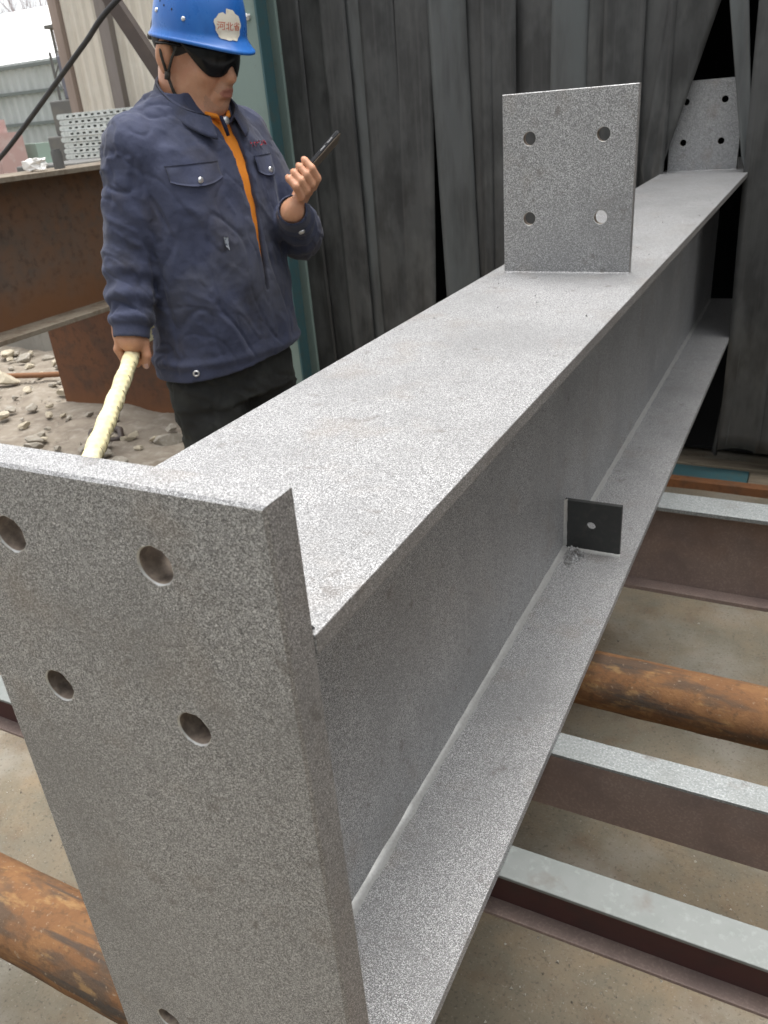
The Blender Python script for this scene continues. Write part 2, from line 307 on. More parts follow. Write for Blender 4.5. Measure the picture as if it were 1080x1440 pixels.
def weld_bead(p0, p1, n1, n2, leg, parent, n=60, seed=1, name='weld_seam', material='weld'):
    """rippled fillet weld along p0-p1 in the corner between directions n1 and n2"""
    p0, p1, n1, n2 = map(lambda q: np.asarray(q, float), (p0, p1, n1, n2)); V = []; F = []
    ts = np.linspace(0, 1, n); nz = vnoise(np.stack([ts*n*.45, ts*0, ts*0], 1), seed)
    for t, q in zip(ts, nz):
        c = p0+(p1-p0)*t; L = leg*(1+.16*q)
        for a in (0, .25, .5, .75, 1):
            s = math.sin(a*math.pi)*.10*L
            V.append(c+n1*L*(1-a)+n2*L*a+(n1+n2)*s-(n1+n2)*.0006)
    for i in range(n-1):
        for k in range(4): F.append((i*5+k, (i+1)*5+k, (i+1)*5+k+1, i*5+k+1))
    return obj(name, V, F, material, parent, True)
def grains(name, pts, sizes, material, parent=None):
    """many small irregular chips as one mesh"""
    T = np.array([(1, 0, -.4), (-.5, .87, -.4), (-.5, -.87, -.4), (0, 0, .8)]); TF = [(0, 2, 1), (0, 1, 3), (1, 2, 3), (2, 0, 3)]
    V = []; F = []
    for p_, s in zip(pts, sizes):
        a = RNG.uniform(0, 6.28); rot = np.array([[math.cos(a), -math.sin(a), 0], [math.sin(a), math.cos(a), 0], [0, 0, 1]])
        q = (T*RNG.uniform(.6, 1.3, (4, 3)))@rot.T*s; q[:, 2] -= q[:, 2].min()
        n = len(V); V += list(q+p_); F += [tuple(i+n for i in f) for f in TF]
    return obj(name, V, F, material, parent)

# ------------------------------------------------------------------ ground (one sheet to the horizon)
def ground_sheet():
    xs = np.concatenate([[-150, -60, -25, -12], np.arange(-7, 3.01, .1), [6, 15, 50, 120]])
    ys = np.concatenate([[-60, -20, -6, -3], np.arange(-1.5, 4.51, .1), [6, 9, 14, 25, 60, 180]])
    X, Y = np.meshgrid(xs, ys, indexing='ij'); P = np.stack([X.ravel(), Y.ravel(), X.ravel()*0], 1)
    z = .012*vnoise(P*1.7, 3)+.006*vnoise(P*5, 4)
    left = np.clip((-2.2-P[:, 0])/.8, 0, 1)*np.clip((P[:, 1]-1)/.8, 0, 1)
    z = z+left*(.022*vnoise(P*4, 5)+.012*vnoise(P*9, 6)); z[np.abs(P[:, 0]) > 8] = 0
    P[:, 2] = z-.012
    ny = len(ys); F = [(i*ny+j, (i+1)*ny+j, (i+1)*ny+j+1, i*ny+j+1) for i in range(len(xs)-1) for j in range(ny-1)]
    o = obj('ground', P, F, 'ground', None, True); tag(o, kind='structure'); return o
ground_sheet()
# rubble-strewn dirt apron on the left: a raised uneven sheet
def rubble_sheet():
    xs = np.arange(-6.2, -1.9, .05); ys = np.arange(1.7, 5.6, .05)
    X, Y = np.meshgrid(xs, ys, indexing='ij'); P = np.stack([X.ravel(), Y.ravel(), X.ravel()*0], 1)
    e = np.minimum.reduce([P[:, 0]+6.2, -1.95-P[:, 0], P[:, 1]-1.7, 5.55-P[:, 1]])+.25*vnoise(P*2.2, 8)
    P[:, 2] = -.045+.06*np.clip(e/.35, 0, 1)+np.clip(e/.3, 0, 1)*(.02*vnoise(P*4, 5)+.014*vnoise(P*11, 6)+.02)
    ny = len(ys); F = [(i*ny+j, (i+1)*ny+j, (i+1)*ny+j+1, i*ny+j+1) for i in range(len(xs)-1) for j in range(ny-1)]
    tag(obj('dirt_apron', P, F, 'rubble', None, True), kind='structure')
rubble_sheet()

# ------------------------------------------------------------------ workshop with strip curtain
ZT = 1.154                      # top of the main girder
YC = 2.92                       # plane of the curtain
def workshop():
    t = thing('workshop_building', 'workshop with a dark interior behind the hanging strip curtain', 'building', (0, 4.5, 0))
    x0, x1, y0, y1, h = -1.78, 5.0, 3.03, 9.0, 4.6
    obj('wall', *box(x0, x1, y1, y1+.1, 0, h), 'shopwall', t); obj('wall', *box(x0-.1, x0, y0+.1, y1+.1, 0, h), 'shopwall', t)
    obj('wall', *box(x1, x1+.1, y0, y1+.1, 0, h), 'shopwall', t); obj('wall', *box(x0, x1, y0+.02, y0+.12, 3.2, h), 'shopwall', t)
    obj('roof', *box(x0-.3, x1+.3, y0-.15, y1+.3, h+.002, h+.12), 'shopwall', t)
    obj('shade_lining', *box(x0+.004, x1-.004, y1-.06, y1-.004, .004, h-.004), 'black', t)  # near-black lining, floor and ceiling: the interior's shade put into their colour
    obj('shade_lining', *box(x0+.004, x0+.05, y0+.14, y1-.07, .004, h-.004), 'black', t)
    obj('shade_lining', *box(x1-.05, x1-.004, y0+.14, y1-.07, .004, h-.004), 'black', t)
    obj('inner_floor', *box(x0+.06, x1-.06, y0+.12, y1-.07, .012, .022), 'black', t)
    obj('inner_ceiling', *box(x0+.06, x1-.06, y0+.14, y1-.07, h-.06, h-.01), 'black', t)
workshop()

def strip(parent, xt, xb, wd, zt, zb, y, seed, matn, lean=0.0, twist=0.0, squeeze=None, ybot=0.0):
    """one hanging plastic strip: xt, xb centre at top and bottom"""
    nz, nx = 46, 9; V = []; F = []
    NZ = vnoise(np.array([[seed*3.1, (zt+(zb-zt)*i/(nz-1))*.9, (j/(nx-1)*2-1)*.6+seed] for i in range(nz) for j in range(nx)])).reshape(nz, nx)
    for i in range(nz):
        t = i/(nz-1); z = zt+(zb-zt)*t
        if squeeze: cx, hw, dy = squeeze(t, z)
        else: cx, hw, dy = xt+(xb-xt)*t, wd/2, 0
        for j in range(nx):
            s = j/(nx-1)*2-1
            curl = .004*math.sin(s*2.3+seed)*(.5+t)+.014*NZ[i, j]*t+.014*twist*s*t
            xx = cx+s*hw+.007*math.sin(z*1.7+seed*2)*t
            V.append((xx, y+dy+ybot*t*t+curl+.006*s*(1 if seed % 2 else -1), z+(.008*math.sin(s*1.5+seed) if i == nz-1 else 0)))
    n = len(V); th = .0035
    V += [(v[0], v[1]+th, v[2]) for v in V]
    for i in range(nz-1):
        for j in range(nx-1):
            a = i*nx+j; F.append((a, a+1, a+nx+1, a+nx)); F.append((n+a, n+a+nx, n+a+nx+1, n+a+1))
    for i in range(nz-1):
        a = i*nx; F.append((a, a+nx, n+a+nx, n+a)); b_ = a+nx-1; F.append((b_, n+b_, n+b_+nx, b_+nx))
    for j in range(nx-1):
        a = (nz-1)*nx+j; F.append((a, a+1, n+a+1, n+a)); a = j; F.append((a, n+a, n+a+1, a+1))
    return obj('curtain_strip', V, F, matn, parent, True)
def curtain():
    t = thing('strip_curtain', 'dark sooty plastic strip curtain hanging across the workshop doorway', 'curtain', (-.6, YC, 0))
    obj('rail', *box(-1.88, 2.9, YC+.03, YC+.07, 3.12, 3.2), 'teal_dark', t)
    edges = [-1.80, -1.699, -1.58, -1.496, -1.405, -1.304, -1.125, -1.014, -.911, -.813, -.649, -.561, -.472, -.376, -.271]
    kx = (YC+.347)/(2.8+.347); px = lambda x: .251+(x-.251)*kx
    for i in range(len(edges)-1):
        a, b = px(edges[i]), px(edges[i+1]); ov = .018
        xt = (a+b)/2; wd = b-a+2*ov; sh = (.0 if i < 4 else (.03 if i == 5 else 0))
        mt = 'pvc2' if i in (3, 6, 10) else 'pvc'
        xb = xt+RNG.uniform(-.018, .018)
        if i == 5: xt, xb, wd = px(-1.169), px(-1.282), .20
        if i == 6: xt, xb, wd = px(-1.084), px(-1.020), .145
        strip(t, xt, xb, wd, 3.12, .1+RNG.uniform(-.03, .05), YC+(.011 if i % 2 else -.005)+RNG.uniform(-.004, .004), i+1, mt, twist=RNG.uniform(-.6, .6))
    # strip pushed aside by the girder: gathered and drawn to the left as it comes down
    def sq(t, z):
        k = np.clip((1.72-z)/(1.72-1.16), 0, 1)
        cx = -.205-.113*k; hw = .086*(1-k)+.034*k
        if z < 1.16: cx = -.345-.01*math.sin(z*4); hw = .02
        return px(cx) if z > 1.16 else cx, hw, .005
    strip(t, 0, 0, .17, 3.12, .2, YC, 31, 'pvc', squeeze=sq)
    def sq2(t, z):
        k = np.clip((1.70-z)/(1.70-1.15), 0, 1)
        cx = -.075+.082*k+.0*z; hw = .030*(1-k)+.016*k
        if z < 1.15: cx = .012+.012*math.sin((1.15-z)*3); hw = .015
        return px(cx) if z > 1.15 else cx, hw, -.035
    strip(t, 0, 0, .06, 3.12, .14, YC-.01, 32, 'pvc2', squeeze=sq2)
    def sq3(t, z):
        k = np.clip((1.9-z)/1.3, 0, 1)
        return .045+.035*k, .075, -.05
    strip(t, 0, 0, .16, 3.12, .13, YC-.01, 33, 'pvc', squeeze=sq3)
    for k, x in enumerate((.215, .335, .455, .575, .70, .82, .95, 1.08, 1.21, 1.34, 1.47, 1.60, 1.74, 1.88, 2.02, 2.16, 2.3, 2.44, 2.58, 2.72)):
        strip(t, x, x+RNG.uniform(-.01, .01), .16, 3.12, .12+RNG.uniform(-.02, .03), YC-.045+(.012 if k % 2 else 0), 40+k, 'pvc', twist=RNG.uniform(-.5, .5))
    # twisted strip edge hanging behind the others near the floor
    def sq4(t, z):
        return -.022+.045*np.clip((z-.06)/.52, 0, 1), .011, .05
    strip(t, 0, 0, .03, 1.0, .07, YC, 35, 'pvc', squeeze=sq4)
curtain()
def sill():
    t = thing('door_sill', 'dusty doorway sill with a teal rail let in below the curtain', 'sill', (0, 2.9, 0))
    obj('board', *box(-1.7, 2.9, 2.925, 3.0, -.01, .034, .004), 'wood', t)
    obj('edge_strip', *box(-1.7, 2.9, 2.755, 2.80, -.01, .03, .003), 'rust_orange', t)
    obj('rail', *box(-1.7, .128, 2.802, 2.922, -.01, .026, .004), 'teal_dark', t)
    obj('filler', *box(.13, 2.9, 2.802, 2.922, -.01, .022, .004), 'wood', t)
sill()
def column():
    t = thing('steel_column', 'teal painted steel column at the edge of the curtain behind the man', 'column', (-1.87, 2.72, 0))
    obj('flange', *box(-1.985, -1.815, 2.70, 2.716, 0, 4.6, .002), 'teal', t)
    obj('flange', *box(-1.985, -1.815, 2.84, 2.856, 0, 4.6, .002), 'teal', t)
    obj('web', *box(-1.905, -1.893, 2.716, 2.84, 0, 4.6), 'teal', t)
    obj('side_plate', *box(-1.813, -1.803, 2.69, 2.765, 0, 4.6, .002), 'teal_dark', t)
    obj('base_plate', *box(-2.06, -1.72, 2.64, 2.98, .0, .02), 'teal', t)
    # knotted rag tied at head height
    P = np.array([(-1.862, 2.695, 1.805)]); bm = bmesh.new(); bmesh.ops.create_icosphere(bm, subdivisions=3, radius=1)
    bm.verts.index_update()
    V = np.array([v.co[:] for v in bm.verts]); F = [tuple(v.index for v in f.verts) for f in bm.faces]; bm.free()
    V = V*(1+.55*vnoise(V*3.5, 3)[:, None])*np.array([.022, .010, .011])+P
    obj('tied_rag', V, F, 'whitebag', t, True)
column()

# ------------------------------------------------------------------ the main shot-blasted girder
W, H = 0.30, 0.588
def faces_by(o, holes, yz=None):
    """drilled bores, their bright rims and the flame-cut right edge get their own material"""
    me = o.data
    for n_ in ('bore', 'weld', 'steel_edge'): me.materials.append(MT[n_])
    base = wpos(o)
    for p_ in me.polygons:
        c = np.array(p_.center)+base
        for (hx, hz, r) in holes:
            q = math.hypot(c[0]-hx, c[2]-hz)
            if q < r+.0009:
                p_.material_index = 1 if abs(p_.normal.y) < .3 else 2; break
        else:
            if p_.normal.x > .6: p_.material_index = 3
def main_girder():
    t = thing('steel_girder', 'large grey shot-blasted steel girder with a drilled end plate in the foreground', 'girder', (-.15, .5, .449))
    y1 = 3.5
    def fl(z0, z1):
        return box(-W, 0, .0005, y1, z0, z1, .0012)
    faces_by(obj('top_flange', *fl(ZT-.016, ZT), 'steel', t), ())
    obj('bottom_flange', *fl(ZT-H, ZT-H+.016), 'steel', t)
    obj('web', *box(-.156, -.144, .0005, y1, ZT-H+.0162, ZT-.0162), 'steel', t)
    weld_bead((-.144, .001, ZT-H+.016), (-.144, y1-.05, ZT-H+.016), (1, 0, 0), (0, 0, 1), .0098, t, 300, 3)
    weld_bead((-.144, .001, ZT-.016), (-.144, y1-.05, ZT-.016), (1, 0, 0), (0, 0, -1), .0075, t, 240, 4)
    weld_bead((-.156, .001, ZT-H+.016), (-.156, y1-.05, ZT-H+.016), (-1, 0, 0), (0, 0, 1), .0085, t, 120, 5)
    zc = ZT
    hol = [(x, zc+dz, .0138) for x in (-.0935, -.2265) for dz in (.050, -.084, -.511, -.645)]
    e = obj('end_plate', *plate(-W, 0, ZT-H-.1055, ZT+.1055, -.030, 0, hol, bev=.0022, hb=.0012, nh=40), 'steel_plate', t)
    faces_by(e, hol)
    weld_bead((-W+.004, .0, ZT), (-.004, .0, ZT), (0, 1, 0), (0, 0, 1), .007, t, 60, 6)
    # upright connection plates on the top flange
    for yy, xa, xb, hh, zz in ((1.141, -.2715, -.0405, .299, 1), (2.985, -.286, -.049, .293, 2)):
        dx = xa+.2715
        hs_ = [(x+dx, ZT+z_, .0112) for x in (-.223, -.095) for z_ in (.0955, .2275)]
        c = obj('connection_plate', *plate(xa, xb, ZT+.0005, ZT+hh, yy, yy+.014, hs_, bev=.0012, hb=.0008), 'steel', t); faces_by(c, hs_)
        weld_bead((xa, yy, ZT), (xb, yy, ZT), (0, -1, 0), (0, 0, 1), .0035, c, 40, 7+zz, material='steel')
    # small gusset on the bottom flange
    zb = ZT-H+.016
    g = obj('gusset_plate', *plate(-.1438, -.0275, zb+.0005, zb+.1153, 1.135, 1.145, [(-.0885, zb+.0605, .0095)], bev=.001, hb=.0006), 'steel_dark', t)
    g['label'] = 'dark unpainted gusset plate with one bolt hole'
    weld_bead((-.144, 1.135, zb+.008), (-.144, 1.135, zb+.118), (1, 0, 0), (0, -1, 0), .007, g, 30, 11)
    weld_bead((-.135, 1.135, zb), (-.026, 1.135, zb), (0, -1, 0), (0, 0, 1), .006, g, 30, 12)
    return t
main_girder()
# blasting grit left lying on the girder and on the ground
def grit():
    zb = ZT-H+.016
    n = 420; a = RNG.normal(0, 1, (n, 2)); pts = np.stack([-.125+np.abs(a[:, 0])*.011, 1.118-np.abs(a[:, 1])*.022, zb+RNG.uniform(0, .016, n)*np.exp(-np.abs(a[:, 1]))], 1)
    tag(grains('shot_grit', pts, RNG.uniform(.0016, .0042, n), 'grit'), 'small heap of bright blasting grit at the foot of the gusset', 'grit', kind='stuff')
    n = 46; pts = np.stack([RNG.uniform(-.27, -.01, n), RNG.uniform(.75, 2.2, n), np.full(n, ZT)], 1)
    n2 = 90; pts2 = np.stack([RNG.uniform(-.13, -.004, n2), RNG.uniform(.1, 2.2, n2), np.full(n2, zb)], 1)
    tag(grains('loose_grit', np.concatenate([pts, pts2]), np.concatenate([RNG.uniform(.0012, .0026, n), RNG.uniform(.0006, .0018, n2)]), 'grit'), 'stray grains of blasting grit scattered over the girder flanges', 'grit', kind='stuff')
    n = 7000; P = np.stack([RNG.uniform(-1.9, 1.3, n), RNG.uniform(.0, 2.2, n), np.zeros(n)], 1)
    k = vnoise(P*5.1, 9)+.6*vnoise(P*15, 4) > .25; P = P[k]; P[:, 2] = .012*vnoise(P*1.7, 3)+.006*vnoise(P*5, 4)-.012
    P[:, 2] = .012*vnoise(P*np.array([1.7, 1.7, 0]), 3)+.006*vnoise(P*np.array([5, 5, 0]), 4)-.012
    tag(grains('floor_grit', P, RNG.uniform(.001, .0042, len(P))*(.6+.6*RNG.random(len(P))), 'chips'), 'grey chips of grit strewn on the trodden dirt', 'grit', kind='stuff')
grit()

# ------------------------------------------------------------------ transverse bars the girder lies on
ZB = ZT-H
def ibeam_x(t, x0, x1, yf, yb, ztop, h, tf, tw, m_top, m_web, m_bot):
    obj('top_flange', *box(x0, x1, yf, yb, ztop-tf, ztop-.0004, .0012), m_top, t)
    yc = (yf+yb)/2
    obj('web', *box(x0+.001, x1-.001, yc-tw/2, yc+tw/2, ztop-h+tf+.0002, ztop-tf-.0002), m_web, t)
    obj('bottom_flange', *box(x0, x1, yf, yb, ztop-h, ztop-h+tf, .0012), m_bot, t)
def transverse():
    t = thing('support_beam', 'deep rusty brown I-beam with pale dusty top lying across under the girder, farthest', 'steel beam', (.5, 1.46, .33))
    ibeam_x(t, -.5, 1.7, 1.42, 1.505, ZB, .236, .011, .008, 'primer', 'oxide', 'oxide')
    t = thing('channel_bar', 'reddish brown steel channel with flat web and bright grey top beside the rusty pipe', 'steel channel', (.5, .57, .456))
    obj('web', *box(-.5, 1.7, .555, .561, ZB-.11, ZB-.0065), 'oxide', t)
    obj('top_flange', *box(-.5, 1.7, .555, .603, ZB-.0062, ZB-.0004, .001), 'primer', t)
    obj('bottom_flange', *box(-.5, 1.7, .5612, .603, ZB-.11, ZB-.104, .001), 'oxide', t)
    t = thing('small_beam', 'shallow I-beam with grey-green painted top and dark red web, nearest across the ground', 'steel beam', (.5, .345, .48))
    ibeam_x(t, -1.35, 1.7, .321, .372, ZB, .084, .006, .005, 'primer2', 'oxide_red', 'oxide')
    def pipe(label, x0, x1, y, z, r, seed):
        n = 120; xs = np.linspace(x0, x1, n); path = np.stack([xs, np.full(n, y), np.full(n, z)], 1)
        V, F = tube(path, r, 40, caps=False); V2, F2 = tube(path[[0, -1]], r-.006, 40, caps=False)
        F2 = [f[::-1] for f in F2]; nn = len(V)
        Vm, Fm = merge([(V, F), (V2, F2)])
        for k in range(40):
            k2 = (k+1) % 40; Fm.append((k2, k, nn+k, nn+k2)); e = (n-1)*40; Fm.append((e+k, e+k2, nn+40+k2, nn+40+k))
        d = Vm-np.array([0, y, z]); d[:, 0] = 0; d /= np.linalg.norm(d, axis=1)[:, None]
        Vm = Vm+d*(.0008*vnoise(Vm*25, seed)+.0004*vnoise(Vm*90, seed))[:, None]
        return tag(obj('rusty_pipe', Vm, Fm, 'rust_pipe', None, True, origin=((x0+x1)/2, y, z-r)), label, 'pipe', 'rusty pipes lying across under the girder')
    pipe('orange rusty steel pipe between the deep I-beam and the channel', -.55, 1.7, .912, .434, .0545, 1)
    pipe('orange rusty steel pipe at lower left in front of the end plate', -2.3, 1.7, .104, .385, .062, 2)
    # bearers and packing that carry the cross bars
    for x, lab in ((-.235, 'steel bearer under the girder carrying the cross bars'), (1.42, 'steel bearer carrying the right ends of the cross bars')):
        b = thing('bearer_beam', lab, 'steel beam', (x, .8, 0))
        obj('top_flange', *box(x-.06, x+.06, -.05, 1.75, .308, .32), 'oxide', b); obj('web', *box(x-.004, x+.004, -.05, 1.75, .0122, .3078), 'oxide', b)
        obj('bottom_flange', *box(x-.06, x+.06, -.05, 1.75, -.01, .012), 'oxide', b)
        s = 'under the girder' if x < 0 else 'at the right'
        for yy, top, nm in ((.912, .3795, 'far rusty pipe'), (.58, ZB-.11, 'channel'), (.346, ZB-.084, 'small beam'), (1.46, .33, 'deep beam')):
            if top-.32 > .004:
                tag(obj('packing_block', *box(x-.05, x+.05, yy-.03, yy+.03, .3205, top-.0005), 'wood', None, origin=(x, yy, .32)), 'timber packing block below the %s %s' % (nm, s), 'block')
transverse()

# ------------------------------------------------------------------ rusty girders and rubble on the left
def left_yard():
    t = thing('rusty_girder', 'deep rusty brown girder on a cross support behind the man', 'girder', (-2.75, 2.6, .71))
    x0, x1, y0, y1 = -2.90, -2.60, .9, 6.2; zt, zb = 1.325, .718
    obj('top_flange', *box(x0, x1, y0, y1, zt-.02, zt, .002), 'dust_flange', t)
    obj('web', *box(-2.757, -2.743, y0, y1, zb+.0202, zt-.0202), 'rust_girder', t)
    obj('bottom_flange', *box(x0, x1, y0, y1, zb, zb+.02, .002), 'dust_flange', t)
    t = thing('rusty_support', 'reddish rusty plate beam standing on the dirt under the long girder', 'steel beam', (-2.9, 2.9, 0))
    obj('web', *box(-3.64, -2.0, 2.86, 2.874, .022, .695), 'rust_support', t)
    obj('bottom_flange', *box(-3.64, -2.0, 2.80, 2.94, .0, .0218, .002), 'dust_flange', t)
    obj('top_flange', *box(-3.64, -2.0, 2.80, 2.94, .6952, .7175, .002), 'rust_support', t)
    t = tag(obj('concrete_wall', *box(-8.5, -4.2, 3.75, 4.0, 0, .62, .01), 'concrete', None, origin=(-6, 3.85, 0)), 'low weathered concrete wall beyond the rubble', 'wall')
    # another support farther along and one near, out of sight
    for yy, lab in ((5.4, 'far rusty trestle holding up the long girder'), (1.1, 'near rusty trestle holding up the long girder')):
        tag(obj('trestle_block', *box(-3.05, -2.45, yy, yy+.14, 0, .7175, .003), 'rust_support', None, origin=(-2.75, yy, 0)), lab, 'trestle')
    spots = [(-4.02, 2.91, .055, 1), (-4.30, 2.98, .10, 2), (-4.19, 3.16, .05, 1), (-3.48, 2.41, .045, 1), (-3.78, 2.58, .05, 0), (-3.32, 2.58, .035, 0), (-3.31, 2.42, .03, 0), (-4.48, 3.33, .055, 1),
             (-4.49, 3.50, .06, 0), (-4.62, 3.42, .075, 0), (-4.30, 3.42, .07, 1), (-4.75, 3.2, .08, 0), (-3.95, 3.05, .04, 0), (-3.62, 2.72, .03, 1), (-4.1, 2.75, .03, 0), (-4.05, 3.35, .05, 0), (-4.9, 3.5, .09, 1), (-2.52, 2.47, .075, 0), (-3.05, 2.50, .03, 0), (-2.85, 2.42, .025, 1), (-3.6, 2.5, .022, 0), (-4.6, 3.05, .05, 0), (-3.2, 2.3, .03, 1)]
    spots = [(x, y, r*(.72 if q != 17 else .9), k) for q, (x, y, r, k) in enumerate(spots)]
    for q in range(80):
        x = RNG.uniform(-5.1, -2.5); y = RNG.uniform(max(2.15, -.62*x-.05), min(3.6, -.62*x+1.0)) if -.62*x-.05 < 3.5 else RNG.uniform(2.9, 3.6)
        if not (2.76 < y < 2.98 and x > -3.7): spots.append((x, y, RNG.uniform(.016, .045), int(RNG.random() < .3)))
    for i, (x, y, r, k) in enumerate(spots):
        bm = bmesh.new(); bmesh.ops.create_icosphere(bm, subdivisions=3, radius=1); bm.verts.index_update()
        V = np.array([v.co[:] for v in bm.verts]); F = [tuple(v.index for v in f.verts) for f in bm.faces]; bm.free()
        V = V*(1+.3*vnoise(V*1.3, i)[:, None]+.06*vnoise(V*4, i+3)[:, None])
        for _ in range(9):
            nn = RNG.normal(0, 1, 3); nn /= np.linalg.norm(nn); dd = V@nn; V = V-np.maximum(dd-RNG.uniform(.5, .8), 0)[:, None]*nn
        a = RNG.uniform(0, 3); ro = np.array([[math.cos(a), -math.sin(a), 0], [math.sin(a), math.cos(a), 0], [0, 0, 1]])
        V = (V*np.array([1.25, .85, .62]))@ro.T*r; V[:, 2] -= V[:, 2].min()
        V += (x, y, .038 if i != 17 else .02)
        lab = {17: 'rounded dusty boulder on the dirt beside the dark trousers', 1: 'largest pale yellowish broken block in the rubble at the left edge', 0: 'flat white broken piece in the middle of the rubble'}.get(i, 'small broken concrete chunk lying in the rubble under the long girder')
        tag(obj('rubble_chunk', V, F, 'stone2' if k else 'stone', None, False, origin=(x, y, .03)), lab, 'rubble', 'rubble chunks on the dirt')
    n = 5200; P = np.stack([RNG.uniform(-5.2, -2.1, n), RNG.uniform(2.0, 3.7, n), np.zeros(n)], 1); P[:, 2] = .02+.02*vnoise(P*4, 5)
    tag(grains('pebbles', P, RNG.uniform(.003, .014, n)*(.6+.4*(vnoise(P*2, 2) > 0)), 'stone'), 'loose pebbles and crumbs over the rubble dirt', 'pebbles', kind='stuff')
    pth = [(-5.6, 2.95, .06), (-4.6, 3.0, .07), (-4.1, 3.1, .085), (-3.7, 3.35, .06), (-3.5, 3.6, .05)]
    V, F = tube(pth, .018, 10); tag(obj('rusty_rod', V, F, 'rust_girder', None, True, origin=(-4.5, 3, .04)), 'dark rusty rod lying across the rubble', 'rod')
    V, F = tube([(-3.02, 2.47, .045), (-2.95, 2.52, .06), (-2.86, 2.50, .06), (-2.80, 2.44, .04), (-2.86, 2.38, .035), (-2.96, 2.40, .035), (-3.03, 2.46, .04)], .018, 8)
    tag(obj('scrap_ring', V, F, 'brown_brace', None, True, origin=(-2.92, 2.45, .02)), 'dark ring of scrap on the dirt behind the yellow rope', 'scrap')
left_yard()

